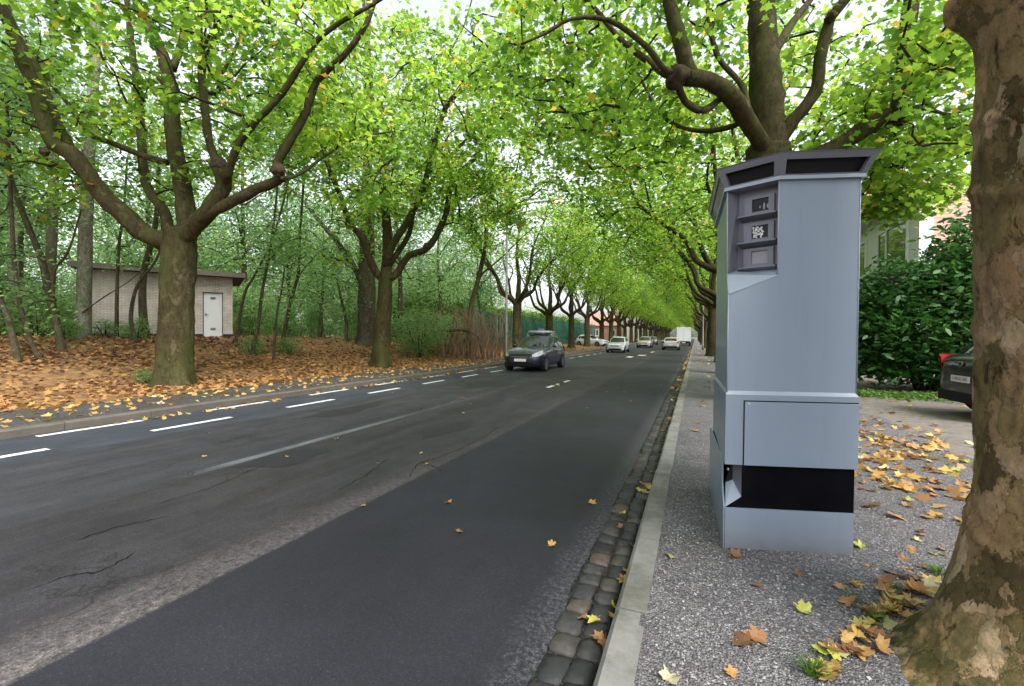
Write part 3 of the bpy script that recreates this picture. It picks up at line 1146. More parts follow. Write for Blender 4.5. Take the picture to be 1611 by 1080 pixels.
    lo = [FP(-q, zk, q), FP(Wd + q, zk, q), R(zk, q), Lb(zk, q)]
    hi = [FP(-q, zs - .012, q), FP(Wd + q, zs - .012, q), R(zs - .012, q), Lb(zs - .012, q)]
    top = [FP(0, zs + .012), FP(Wd, zs + .012), R(zs + .012), Lb(zs + .012)]
    for k in range(4):
        k2 = (k + 1) % 4
        a.poly([lo[k], lo[k2], hi[k2], hi[k]])
    a.poly(lo)
    a.build('skirt', M['box_grey'], root, bevel=.003)
    a = Acc()
    for k in range(4):
        k2 = (k + 1) % 4
        a.poly([hi[k], hi[k2], top[k2], top[k]])
    a.build('shoulder', M['box_lit'], root)  # highlight line along the seam, painted by the lighter grey
    # --- access door: dark gap, then the leaf
    a = Acc()
    a.poly([FP(.100, zk + .001, q + .0015), FP(Wd + q, zk + .001, q + .0015), FP(Wd + q, 1.104, q + .0015), FP(.100, 1.104, q + .0015)])
    a.build('door_gap', M['black'], root)
    a = Acc()
    pts = [FP(.107, zk, q + .002), FP(Wd + q - .001, zk, q + .002), FP(Wd + q - .001, 1.096, q + .002), FP(.107, 1.096, q + .002)]
    a.prism(pts, -n * .006)
    dr = a.build('access_door', M['box_grey'], root, bevel=.002)
    a = Acc()
    c = FP(.128, 1.080, q + .009)
    a.prism([c, c + u * .010, c + u * .010 + z * .003, c + u * .003 + z * .003, c + u * .003 + z * .012, c + z * .012], -n * .001)
    a.build('door_mark', M['frame_white'], dr)
    # --- black band
    a = Acc()
    a.prism([FP(.100, zk, -.004), FP(.100, .47, -.004), FP(-.002, .398, -.004), FP(Wd + .002, .398, -.004), FP(Wd + .002, zk, -.004)], n * .02)
    a.build('black_band', M['black_gloss'], root)
    a = Acc()
    a.poly([FP(Wd, .39), R(.39), R(zk), FP(Wd, zk)])
    a.poly([Lb(.12, .01), Lb(zk, .01), R(zk), R(.12)])
    a.build('rear_panel', M['box_grey'], root)
    # notch at the road corner: black throat, slanted lip, cheek and lens
    N1, N2 = LP(.16, .52), LP(.16, zk)
    a = Acc()
    a.poly([FP(0.0, .398, -.002), FP(.100, .47, -.002), FP(.085, .545, -.12), LP(.16, .515, -.012)])
    a.build('notch_lip', M['box_lit'], root, bevel=.002)  # lit look of the slanted lip is in its lighter colour
    a = Acc()
    a.poly([FP(.100, .47, -.003), FP(.100, zk, -.003), FP(.085, zk, -.12), FP(.085, .545, -.12)])
    a.build('notch_cheek', M['box_dark'], root)
    a = Acc()
    a.poly([FP(.085, .545, -.12), FP(.085, zk, -.12), LP(.30, zk, -.01), LP(.30, .515, -.01), LP(.16, .515, -.012)])
    a.build('notch_throat', M['black'], root)
    a = Acc()
    c = LP(.20, .60, -.03)
    a.tube([c, c - n * .03], [.016, .014], 12)
    a.build('scanner_lens', M['silver'], root, True)
    # --- base plinth
    a = Acc()
    a.poly([FP(0, .125), FP(Wd, .125), FP(Wd, .396), FP(0, .396)])
    a.poly([FP(0, .396), FP(Wd, .396), R(.396), Lb(.396)])
    a.poly([FP(Wd, .125), R(.125), R(.396), FP(Wd, .396)])
    a.build('base_plinth', M['box_grey'], root, bevel=.003)
    a = Acc()
    pl = [LP(0.0, .122, .012), LP(0.0, .398, .012), LP(.15, .52, .012), LP(.15, zk - .002, .012), Lb(zk - .002, .035), Lb(.122, .035)]
    a.prism(pl, np.array([.010, 0, 0]))
    a.build('side_plate', M['box_grey'], root, bevel=.002)
    for uu in (.02, .35, .72):
        a = Acc()
        a.prism([FP(uu, .118, .002), FP(uu + .06, .118, .002), FP(uu + .06, .128, .002), FP(uu, .128, .002)], -n * .012)
        a.build('base_bolt', M['black'], root)
    # --- roof hood with slotted sides flaring outward
    def ring(off, zz):
        return [FP(Cx - off * .3, zz, off), FP(Wd + off, zz, off), R(zz, off), Lb(zz, off), LP(.215 - off * .4, zz, off * .9)]
    r0 = ring(.022, zt - .004)
    r1 = ring(.022, zt + .018)
    r2 = ring(.072, zt + .142)
    r3 = ring(.080, zt + .150)
    a = Acc()
    for k in range(5):
        k2 = (k + 1) % 5
        a.poly([r0[k], r0[k2], r1[k2], r1[k]])
    a.poly(r0[::-1])
    a.build('roof_ledge', M['box_lit'], root, bevel=.002)
    for k in range(5):
        k2 = (k + 1) % 5
        b0, b1, t1, t0 = r1[k], r1[k2], r2[k2], r2[k]
        def bl(s, t):
            return (b0 * (1 - s) + b1 * s) * (1 - t) + (t0 * (1 - s) + t1 * s) * t
        L = np.linalg.norm(b1 - b0)
        ms = min(.2, .028 / L)
        s0, s1, q0, q1 = ms * 1.2, 1 - ms * 1.2, .06, .72
        nrm = np.cross(b1 - b0, t0 - b0)
        nrm /= np.linalg.norm(nrm)
        cen = (r1[0] + r1[2]) / 2
        if nrm @ (b0 - cen) < 0:
            nrm = -nrm
        a = Acc()
        oc = [bl(0, 0), bl(1, 0), bl(1, 1), bl(0, 1)]
        ic = [bl(s0, q0), bl(s1, q0), bl(s1, q1), bl(s0, q1)]
        ib = [p - nrm * .03 for p in ic]
        for j in range(4):
            j2 = (j + 1) % 4
            a.poly([oc[j], oc[j2], ic[j2], ic[j]])
            a.poly([ic[j], ic[j2], ib[j2], ib[j]])
        fr = a.build('vent_frame', M['box_dark'], root)
        a = Acc()
        a.poly(ib)
        a.build('vent_opening', M['black'], fr)
        if k in (3, 4) and L > .5:
            g = Acc()
            for s in np.linspace(s0, s1, 34):
                g.tube([bl(s, q0) - nrm * .01, bl(s, q1) - nrm * .01], [.004, .004], 4)
            for t in np.linspace(q0, q1, 5)[1:-1]:
                g.tube([bl(s0, t) - nrm * .01, bl(s1, t) - nrm * .01], [.003, .003], 4)
            g.build('vent_grille', M['mesh_metal'], fr)
    a = Acc()
    for k in range(5):
        k2 = (k + 1) % 5
        a.poly([r2[k], r2[k2], r3[k2], r3[k]])
    apex = [p * 1.0 for p in r3]
    cen = sum(r3) / 5 + z * .02
    for k in range(5):
        a.poly([r3[k], r3[(k + 1) % 5], cen])
    a.build('roof_cap', M['box_dark'], root)
    return root


speed_camera()


# ------------------------------------------------------------------ foreground tree (right edge)
def near_tree():
    cx, cy_ = 1.52, 2.50
    root = thing('plane_tree', 'thick flaking plane trunk cut by the right edge, nearest the camera', 'tree', (cx, cy_, .10), group='plane trees lining the road')
    n, zs_ = 220, list(np.arange(0, 1.2, .009)) + list(np.arange(1.2, 3.6, .016)) + list(np.arange(3.6, 5.2, .08))
    vs = []
    toward = math.atan2(2.39 - cy_, .79 - cx)
    for h in zs_:
        for j in range(n):
            an = 2 * PI * j / n
            c, s = math.cos(an), math.sin(an)
            r = .425 - .012 * h + .03 * math.exp(-((h - 2.6) / .5) ** 2)
            da = (an - toward + PI) % (2 * PI) - PI
            r += .12 * math.exp(-(da / .62) ** 2) * math.exp(-(h / .40) ** 2) + (.05 + .03 * math.cos(3 * an + 1.0)) * math.exp(-(h / .30) ** 2) + (.10 + .10 * math.exp(-(da / .8) ** 2) + .04 * math.cos(5 * an)) * math.exp(-h / .09)
            k = 3.0
            r += .030 * mnoise.noise((c * 1.1, s * 1.1, h * 1.3)) + .016 * mnoise.noise((c * 3, s * 3, h * 3 + 9))
            # flaking plates
            wv = Vector((c * 3.0, s * 3.0, h * 3.1)) + Vector(mnoise.noise_vector((c * 3, s * 3, h * 3))) * .35
            d, pp = mnoise.voronoi(wv)
            cell = mnoise.cell(Vector(pp[0]) * 7.3)
            edge = d[1] - d[0]
            r += .011 * cell * min(1.0, edge / .10) * max(0.0, 1.4 * mnoise.noise((c * 1.6 + 5, s * 1.6, h * 1.4)) + .5)
            r += .004 * mnoise.noise((c * 14, s * 14, h * 16)) + .003 * mnoise.noise((c * 34, s * 34, h * 40))
            # deep split low on the trunk facing the path
            dv = (an - (toward + .95) + PI) % (2 * PI) - PI
            r -= .06 * math.exp(-((dv + .12 * math.sin(h * 5)) / .07) ** 2) * sstep(.95, .35, h)
            # ridges of old collars
            for hz, amp in ((.62, .012), (1.42, .016), (2.02, .018), (2.32, .012)):
                r += amp * math.exp(-((h - hz - .05 * math.sin(an * 3)) / .03) ** 2)
            # burr where a limb was cut
            du = (an - (toward - .30) + PI) % (2 * PI) - PI
            b = math.exp(-(du / .30) ** 2 - ((h - 2.86) / .13) ** 2)
            r += b * (.12 + .05 * mnoise.noise((c * 9, s * 9, h * 9)))
            vs.append((r * c, r * s, h))
    k = len(zs_)
    fs = [(i * n + j, i * n + (j + 1) % n, (i + 1) * n + (j + 1) % n, (i + 1) * n + j) for i in range(k - 1) for j in range(n)]
    mesh('trunk', vs, fs, M['bark_near'], root, True)
    rng = np.random.default_rng(3)
    nodes = []
    for az, el, L in ((.3, .9, 5), (1.5, .8, 4.5), (2.6, .75, 5), (3.9, .9, 4.5), (5.1, .8, 4.5), (.9, 1.3, 6)):
        d = np.array([math.cos(az) * math.cos(el), math.sin(az) * math.cos(el), math.sin(el)])
        pts = [np.array([0, 0, 4.6]), np.array([0, 0, 4.9]) + d * 1.2, np.array([0, 0, 5.3]) + d * L * .6 + np.array([0, 0, .3]), np.array([0, 0, 5.6]) + d * L + np.array([0, 0, .8])]
        pp, par = catmull(pts, .3)
        la = Acc()
        la.tube(pp, [.19 - .15 * t for t in par], 9, .1)
        la.build('limb', M['bark_plane'], root, True)
        nodes += pp[3:]
    cl = ell_clumps([((.3, -.3, 8.3), (4.3, 4.3, 3.0), 260)], rng, .5)
    cl = cl[cl[:, 2] > 5.0]
    ta = Acc()
    kept = twigs_to(ta, nodes, cl, rng)
    ta.build('twigs', M['twig'], root)['kind'] = 'stuff'
    p, tint = clump_leaves(kept, 34, (.3, .3, .18), rng)
    link_mesh('crown', leaves_mesh('crown', p, .15, L_PALM, rng, tint=tint), M['leaf_plane'], root)
    # moss cushions and lichen on the root flare
    return root


near_tree()


# ------------------------------------------------------------------ traced plane trees
def px(path, zc, dz=None):
    n = len(path)
    if dz is None:
        dz = (0, 0)
    return [P(x, y, zc + dz[0] + (dz[1] - dz[0]) * i / max(1, n - 1)) for i, (x, y) in enumerate(path)]


G_ROW = 'plane trees lining the road'
# first tree of the left row
b = np.array([-12.45, 7.6, .12])
zc = depth_of(b)
fork = P(283, 372, zc)
limbs = [
    (px([(281, 385), (230, 370), (200, 344), (159, 304), (137, 274), (111, 240), (85, 228), (70, 192), (48, 122), (22, 55), (0, 7), (-40, -90)], zc, (0, -1.5)), .25, .10),
    (px([(115, 245), (92, 196), (74, 148), (55, 100), (22, 40), (7, 0), (-10, -60)], zc, (-.6, -.2)), .11, .05),
    (px([(262, 256), (222, 244), (178, 226), (141, 211), (107, 163), (81, 133), (55, 96), (20, 50)], zc, (.1, 1.8)), .09, .03),
    (px([(286, 385), (293, 344), (285, 281), (274, 230), (270, 178), (267, 141), (256, 85), (237, 48), (218, 11), (195, -60)], zc, (0, .4)), .23, .10),
    (px([(270, 110), (281, 85), (289, 48), (296, 0), (300, -60)], zc, (.4, .8)), .10, .05),
    (px([(272, 150), (288, 159), (311, 148), (344, 144), (346, 122), (367, 85), (393, 22), (410, -30)], zc, (.3, 1.0)), .07, .03),
    (px([(279, 384), (300, 362), (326, 333), (352, 293), (345, 262)], zc, (0, -.9)), .23, .17),
    (px([(346, 262), (333, 237), (326, 200), (320, 148), (318, 104), (333, 74), (341, 37), (337, -20)], zc, (-.9, -1.0)), .10, .07),
    (px([(318, 112), (315, 60), (315, 0), (318, -50)], zc, (-1.0, -1.0)), .06, .04),
    (px([(354, 285), (363, 259), (374, 230), (400, 193), (437, 156), (470, 107), (500, 63), (540, 33), (590, 5), (650, -40)], zc, (-.9, -2.4)), .10, .03),
    (px([(320, 345), (333, 333), (370, 315), (407, 296), (441, 281), (437, 256), (456, 222), (478, 185), (496, 133), (519, 107), (540, 89), (575, 40), (600, -30)], zc, (-.4, -1.6)), .15, .05),
    (px([(276, 375), (267, 363), (256, 330), (230, 289), (222, 207), (219, 156), (207, 74), (200, 0), (195, -60)], zc, (.2, 1.5)), .15, .06),
    (px([(440, 281), (470, 275), (520, 240), (570, 215), (640, 205)], zc, (-1.0, 1.0)), .05, .015),
]
rng = np.random.default_rng(21)
cl = ell_clumps([((-12.6, 7.6, 9.6), (4.8, 5.2, 3.0), 300), ((-9.6, 7.6, 8.2), (2.8, 4.2, 2.4), 110), ((-9.6, 10.8, 6.4), (1.8, 2.2, 1.6), 30),
                 ((-15.5, 7.0, 6.6), (2.2, 3.0, 2.0), 50), ((-12.4, 8.2, 5.7), (1.0, 1.0, .6), 12)], rng, .35)
build_tree('plane_tree', 'big forked plane tree at the left, standing before the brick shed', G_ROW, b,
           [b, P(277, 540, zc), P(278, 480, zc), P(281, 420, zc), P(284, 362, zc)], .385, .375, limbs, cl, 34, .145, sig=(.27, .27, .17), flare=.62, seed=4,
           knots=[(P(344, 260, zc - .9), .17), (P(70, 239, zc - .9), .10), (P(437, 268, zc - 1.0), .14)], trunk_n=44, tstep=.05, maxlen=3.2)

# second tree of the left row
b = np.array([-12.35, 15.75, .15])
zc = depth_of(b)
limbs = [
    (px([(606, 440), (594, 432), (578, 399), (570, 375), (549, 350), (537, 312), (517, 264), (505, 216), (496, 172), (480, 110)], zc, (0, -1.0)), .17, .06),
    (px([(606, 440), (609, 413), (609, 360), (603, 302), (604, 259), (594, 220), (585, 150), (578, 60), (570, -20)], zc, (0, .6)), .24, .07),
    (px([(608, 420), (616, 389), (643, 346), (667, 293), (681, 235), (700, 172), (725, 143), (782, 102), (840, 60), (900, 30)], zc, (0, -2.5)), .17, .05),
    (px([(608, 430), (619, 408), (643, 370), (652, 331), (676, 288), (710, 245), (744, 206), (778, 143), (820, 100)], zc, (0, 1.0)), .13, .04),
    (px([(606, 440), (623, 432), (643, 403), (674, 389), (700, 341), (713, 283), (749, 245), (782, 172), (806, 153), (850, 120), (900, 90)], zc, (0, -1.0)), .17, .05),
    (px([(608, 320), (630, 290), (670, 255), (690, 230)], zc, (.4, .9)), .06, .03),
    (px([(700, 172), (690, 140), (705, 90), (730, 40), (745, -10)], zc, (-1.6, -2.6)), .05, .02),
    (px([(604, 280), (585, 250), (565, 190), (560, 110), (555, 20)], zc, (.3, 1.2)), .08, .03),
]
rng = np.random.default_rng(22)
cl = ell_clumps([((-12.0, 15.8, 10.2), (5.2, 5.0, 4.0), 285), ((-8.5, 16.0, 9.0), (3.0, 4.4, 2.8), 115), ((-8.5, 17.5, 7.2), (2.4, 2.6, 1.6), 50), ((-5.6, 15.5, 9.6), (2.6, 5.0, 2.2), 80), ((-14.5, 15.5, 6.6), (2.0, 3.0, 2.2), 30)], rng, .35)
build_tree('plane_tree', 'second plane tree of the left row, mossy trunk forking into upswept limbs', G_ROW, b,
           [b, P(601, 530, zc), P(605, 480, zc), P(607, 428, zc)], .37, .27, limbs, cl, 36, .15, sig=(.28, .28, .18), flare=.6, seed=5, knots=[(P(672, 388, zc - .3), .15), (P(549, 352, zc - .4), .13)], trunk_n=36, tstep=.06)

# the big trunk behind it
b = np.array(P(577, 525, 25.0))
b[2] = gz(b[0], b[1])
zc = 25.0
limbs = [(px([(577, 470), (566, 437), (537, 389), (508, 355), (480, 320), (450, 290)], zc, (0, 1)), .22, .06),
         (px([(579, 300), (578, 260), (582, 200), (575, 120), (580, 40), (578, -30)], zc, (0, 0)), .30, .10),
         (px([(579, 300), (600, 250), (630, 190), (640, 130)], zc, (0, 1)), .14, .05)]
rng = np.random.default_rng(23)
cl = ell_clumps([((b[0], b[1], 11.5), (5, 5, 5), 260), ((b[0] - 3, b[1], 7.5), (2.5, 3, 2), 50)], rng, .35)
build_tree('old_tree', 'thick old trunk standing just behind the second left plane tree', None, b,
           [b, P(577, 470, zc), P(577, 400, zc), P(579, 290, zc)], .50, .36, limbs, cl, 34, .15, sig=(.34, .34, .22), shape=L_DIA, bark='bark_wood', leafm='leaf_wood', seed=6)

# slim leaning tree, third in the left row
b = np.array([-12.45, 24.0, .2])
zc = depth_of(b)
limbs = [(px([(753, 440), (762, 428), (790, 405), (820, 375), (850, 350)], zc, (0, -1)), .07, .02),
         (px([(766, 360), (780, 340), (800, 300)], zc, (0, .5)), .05, .02), (px([(760, 400), (745, 370), (735, 330)], zc, (0, .5)), .05, .02)]
rng = np.random.default_rng(24)
cl = ell_clumps([((-11.5, 24.0, 9.0), (2.6, 2.8, 3.2), 200)], rng, .3)
build_tree('slim_tree', 'slim leaning young tree between the second plane and the lamp post', None, b,
           [b, P(741, 485, zc), P(753, 437, zc), P(763, 389, zc), P(768, 331, zc), P(780, 269, zc)], .17, .09, limbs, cl, 36, .14, sig=(.28, .28, .18), shape=L_DIA, seed=7, flare=.25, trunk_n=14)

# the right-row tree behind the cabinet
b = np.array([1.42, 10.7, .12])
zc = depth_of(b)
limbs = [
    (px([(1209, 262), (1207, 161), (1203, 100), (1198, 20), (1195, -60), (1195, -160)], zc, (0, .2)), .36, .20),
    (px([(1209, 250), (1196, 222), (1175, 191), (1151, 151), (1114, 127), (1078, 122)], zc, (0, -1.6)), .18, .14),
    (px([(1090, 124), (1081, 108), (1074, 77), (1061, 34), (1051, 0), (1040, -60)], zc, (-1.5, -1.7)), .14, .11),
    (px([(1075, 124), (1047, 117), (1011, 90), (974, 60), (933, 10), (890, -30)], zc, (-1.6, -1.0)), .07, .03),
    (px([(1072, 120), (1044, 108), (1017, 74), (960, 33), (900, 30), (860, 52), (820, 70)], zc, (-1.6, -2.0)), .06, .02),
    (px([(1066, 128), (1078, 161), (1108, 174), (1135, 154)], zc, (-1.6, -.8)), .07, .06),
    (px([(1213, 250), (1222, 231), (1249, 188), (1282, 147), (1292, 84), (1306, 30), (1329, 0), (1370, -70)], zc, (0, -.6)), .15, .08),
    (px([(1213, 275), (1255, 262), (1299, 241), (1353, 208), (1396, 184), (1418, 178)], zc, (0, -.8)), .19, .15),
    (px([(1414, 184), (1423, 111), (1433, 0), (1440, -80)], zc, (-.8, -.6)), .15, .12),
    (px([(1205, 110), (1232, 60), (1249, 33), (1275, 0), (1310, -60)], zc, (0, .8)), .10, .06),
    (px([(1175, 191), (1170, 140), (1130, 90), (1115, 30), (1110, -30)], zc, (-.5, .8)), .07, .04),
    (px([(1418, 180), (1450, 170), (1490, 180), (1520, 175)], zc, (-.8, -.2)), .05, .02),
    (px([(1425, 100), (1460, 80), (1500, 70)], zc, (-.7, .5)), .04, .02),
    (px([(1205, 170), (1150, 200), (1090, 205), (1040, 180), (1000, 110), (960, 60)], zc, (.3, 2.6)), .07, .02),
]
rng = np.random.default_rng(25)
cl = ell_clumps([((1.5, 10.9, 8.8), (5.2, 5.0, 3.6), 290), ((-2.0, 10.8, 7.4), (2.6, 3.4, 1.9), 85), ((-3.6, 12.5, 9.4), (2.6, 4.2, 2.0), 80), ((4.2, 10.4, 6.2), (2.2, 2.4, 1.8), 80),
                 ((2.9, 12.0, 5.0), (1.6, 1.6, 1.0), 34), (tuple(P(1440, 235, 10.5)), (1.3, 1.2, .9), 36), (tuple(P(1460, 110, 9.5)), (1.3, 1.2, 1.3), 40), (tuple(P(1395, 318, 10.6)), (.75, .7, .45), 20), (tuple(P(1470, 300, 10.6)), (.7, .6, .35), 12)], rng, .3)
cl = cl[~((cl[:, 1] < 10.9) & (abs(cl[:, 0] - 1.3) < 1.5) & (cl[:, 2] < 7.6))]
build_tree('plane_tree', 'plane tree rising behind the speed camera cabinet with bent crooked limbs', G_ROW, b,
           [b, P(1208, 560, zc), P(1208, 420, zc), P(1209, 300, zc), P(1208, 235, zc)], .46, .42, limbs, cl, 36, .145, sig=(.27, .27, .17), seed=8,
           knots=[(P(1066, 120, zc - 1.6), .17), (P(1421, 182, zc - .8), .14), (P(1307, 26, zc - .55), .09)], trunk_n=36, tstep=.08)


# ------------------------------------------------------------------ generic row trees (three built, then copied)
def generic_plane(seed, leaf, per, lean):
    rng = np.random.default_rng(seed)
    H = rng.uniform(3.2, 3.9)
    limbs = []
    nl = 6
    for i in range(nl):
        az = 2 * PI * i / nl + rng.uniform(-.3, .3)
        d = np.array([math.cos(az), math.sin(az), 0])
        R_ = rng.uniform(2.6, 4.2)
        if i == 0:
            R_ *= 1.25
        z0 = H - rng.uniform(.1, .5)
        p = [np.array([0, 0, z0]), d * .5 + [0, 0, z0 + .5], d * 1.3 + [0, 0, z0 + 1.0], d * 1.7 + [rng.uniform(-.2, .2), rng.uniform(-.2, .2), z0 + 2.0],
             d * R_ * .75 + [0, 0, z0 + 3.6], d * R_ + [rng.uniform(-.5, .5), rng.uniform(-.5, .5), z0 + 5.4]]
        limbs.append((p, .17, .035))
        q = [p[3], p[3] + d * .5 + np.array([rng.uniform(-.6, .6), rng.uniform(-.6, .6), 1.1]), p[3] + d * 1.2 + np.array([rng.uniform(-1.4, 1.4), rng.uniform(-1.4, 1.4), 2.2])]
        limbs.append((q, .07, .02))
    limbs.append(([np.array([0, 0, H - .3]), np.array([.1, 0, H + 1.5]), np.array([-.1, .2, H + 3.5]), np.array([.2, 0, H + 6])], .22, .05))
    cl = ell_clumps([((lean, 0, 9.0), (4.9, 4.7, 4.0), 165), ((lean * 2.6, 0, 7.0), (3.4, 4.0, 2.2), 62), ((lean * 3.9, 0, 9.3), (2.8, 4.2, 2.4), 62)], rng, .35)
    cl = cl[(cl[:, 2] > 4.4)]
    return build_tree('plane_tree', 'row tree', G_ROW, (0, 0, 0), [(0, 0, 0), (.03, .02, 1.2), (0, .05, 2.4), (0, 0, H)], .37, .31, limbs, cl, per, leaf,
                      shape=L_DIA, seed=seed, trunk_n=20, tstep=.14, sig=(.33, .33, .21))


protos = [generic_plane(31, .17, 40, 1.2), generic_plane(32, .17, 40, 1.2), generic_plane(33, .175, 40, 1.2)]
used = [False] * 3
ORD = ['first', 'second', 'third', 'fourth', 'fifth', 'sixth', 'seventh', 'eighth', 'ninth', 'tenth', 'eleventh', 'twelfth']


def place_row(k, x, y, side, label):
    i = k % 3
    o = copy_tree(protos[i]) if used[i] else protos[i]
    used[i] = True
    rr = random.Random(k * 7 + (0 if side > 0 else 100))
    o.location = (x + rr.uniform(-.15, .15), y, gz(x, y) - .03)
    s = rr.uniform(.93, 1.1)
    o.scale = (s, s, rr.uniform(.95, 1.08))
    o.rotation_euler = (0, 0, (0 if side < 0 else PI) + rr.uniform(-.5, .5))
    o['label'] = label
    return o


k = 0
for i, y in enumerate([32.0, 40.0, 48.0, 56.0, 64.0, 72.2, 80.4]):
    lab = {0: 'plane tree just right of the lamp post, behind the dark car', 1: 'plane tree hidden in part by the roof of the dark car',
           2: 'plane tree right of the dark car, before the green netting', 3: 'plane tree beside the parked white car',
           4: 'plane tree standing before the brick house'}.get(i, ORD[i + 3] + ' tree of the left plane row counted from the camera')
    place_row(k, -12.4, y, -1, lab)
    k += 1
for i in range(20):
    place_row(k, -12.4, 88.6 + 8.2 * i, -1, 'distant plane tree near the far end of the left row')
    k += 1
for i, y in enumerate([19.0, 27.2, 35.4, 43.6, 51.8, 60.0]):
    place_row(k, 1.35, y, 1, ORD[i + 2] + ' tree of the right plane row counted from the near trunk')
    k += 1
for i in range(20):
    place_row(k, 1.35, 68.2 + 8.2 * i, 1, 'distant plane tree near the far end of the right row')
    k += 1

# ------------------------------------------------------------------ wood on the left
def stem_tree(name, label, path, zc0, r0, r1, dz=(0, 0), group=None, clumps=40, rad=(1.6, 1.6, 1.6), leaf=.115, bark='bark_wood', seed=0, up=0.6, per=30, cat='tree', extra=()):
    pts = px(path, zc0, dz)
    b_ = pts[0].copy()
    b_[2] = gz(b_[0], b_[1]) - .03
    pts = [b_] + pts[1:]
    rng = np.random.default_rng(100 + seed)
    top = pts[-1]
    mid = pts[max(1, len(pts) // 2)]
    cl_ = ell_clumps([(top + [0, 0, up], rad, clumps), (mid, (rad[0] * .8, rad[1] * .8, rad[2] * .5), clumps // 4)], rng, .2)
    cl_ = cl_[cl_[:, 2] > b_[2] + (2.3 if name == 'sapling' and path[0][0] < 300 else .7)]
    lim = [(px(e, zc0, d), ra, rb) for e, d, ra, rb in extra]
    return build_tree(name, label, group, b_, pts, r0, r1, lim, cl_, per, leaf, shape=L_DIA, bark=bark, leafm='leaf_wood', seed=100 + seed, flare=.2, trunk_n=12, tstep=.2, maxlen=2.6, cat=cat, twig_r=.02, lim_n=7)


stem_tree('forest_tree', 'straight pale grey trunk in the wood just left of the shed', [(131, 535), (134, 400), (137, 300), (143, 200), (150, 60), (153, -60)], 15.5, .21, .13, bark='bark_grey', seed=1, clumps=120, rad=(3, 3, 2.6), up=1.5)
stem_tree('forest_tree', 'bent stem with a dark side branch at the left edge of the wood', [(98, 545), (75, 450), (62, 400), (30, 320), (10, 250), (-10, 120)], 13, .10, .05, seed=2, clumps=60, extra=[([(85, 490), (85, 430), (108, 395), (128, 330)], (0, -.5), .045, .02)])
stem_tree('forest_tree', 'leaning thin stem in the litter, leftmost of the leaning pair', [(30, 568), (12, 500), (0, 470), (-20, 400), (-30, 200)], 11.5, .07, .04, seed=3, clumps=50)
stem_tree('forest_tree', 'leaning thin stem in the litter, right one of the leaning pair', [(62, 570), (42, 520), (25, 440), (18, 330), (10, 150)], 12, .06, .035, seed=4, clumps=50)
stem_tree('forest_tree', 'tall brown trunk behind the bent stem at the left', [(72, 535), (80, 400), (85, 250), (82, 100), (88, -30)], 19, .20, .12, seed=5, clumps=120, rad=(3, 3, 3), up=1)
stem_tree('forest_tree', 'tall grey trunk at the very left edge of the picture', [(22, 540), (19, 300), (15, 100), (18, -40)], 20, .19, .12, bark='bark_grey', seed=6, clumps=120, rad=(3, 3, 3), up=1)
stem_tree('sapling', 'thin dark sapling standing against the pale shed wall', [(183, 535), (186, 400), (195, 330), (200, 250)], 16, .06, .03, seed=7, clumps=20, rad=(1.2, 1.2, 1.2))
stem_tree('sapling', 'crooked sapling close to the left side of the big forked plane', [(214, 540), (206, 500), (216, 450), (250, 400), (256, 330)], 15.5, .07, .03, seed=8, clumps=22, rad=(1.0, 1.0, 1.0), extra=[([(120, 500), (160, 470), (200, 445), (235, 415)], (-.2, .3), .025, .012)])
stem_tree('sapling', 'thicker ivy-dark stem beside the shed, behind the forked plane', [(228, 540), (224, 470), (228, 420), (245, 350), (250, 250)], 16.5, .14, .06, seed=9, clumps=26, rad=(1.2, 1.2, 1.2))
stem_tree('sapling', 'leaning sapling right of the shed, leftmost of the four there', [(370, 520), (384, 465), (402, 431), (427, 380), (450, 300), (455, 240)], 18, .06, .03, seed=10, clumps=40)
stem_tree('sapling', 'upright sapling right of the shed, second of the four there', [(397, 548), (407, 504), (413, 456), (427, 380), (436, 300), (440, 230)], 17, .07, .03, seed=11, clumps=45)
stem_tree('sapling', 'short sapling right of the shed, third of the four there', [(430, 550), (436, 491), (442, 464), (448, 420)], 17, .05, .025, seed=12, clumps=35, rad=(1, 1, .9))
stem_tree('sapling', 'tallest sapling right of the shed, rightmost of the four there', [(442, 540), (456, 480), (469, 431), (471, 380), (478, 280), (480, 200)], 19, .08, .035, seed=13, clumps=50, extra=[([(466, 440), (485, 415), (500, 400)], (0, .3), .03, .015)])
stem_tree('sapling', 'broken leafy sapling standing left of the old trunk', [(545, 540), (544, 504), (538, 475), (530, 440)], 25, .10, .05, seed=14, clumps=70, rad=(2.0, 1.6, 1.3))


def forest_proto(seed, H, rad, n, leaf):
    rng = np.random.default_rng(seed)
    limbs = []
    for i in range(5):
        az = rng.uniform(0, 2 * PI)
        d = np.array([math.cos(az), math.sin(az), 0])
        z0 = H * rng.uniform(.35, .7)
        limbs.append(([np.array([0, 0, z0]), d * rad * .4 + [0, 0, z0 + 1.0], d * rad * .8 + [0, 0, z0 + 2.0]], .06, .02))
    cl_ = ell_clumps([((0, 0, H * .72), (rad, rad, H * .36), n), ((0, 0, H * .4), (rad * .8, rad * .8, H * .2), n // 3)], rng, .3)
    return build_tree('forest_tree', 'forest', None, (0, 0, 0), [(0, 0, 0), (.1, 0, H * .3), (-.1, .15, H * .6), (.05, 0, H * .95)], .17, .05, limbs, cl_, 38, leaf,
                      shape=L_DIA, bark='bark_wood', leafm='leaf_wood', seed=seed, flare=.2, trunk_n=10, tstep=.5, sig=(.42, .42, .26), maxlen=4)


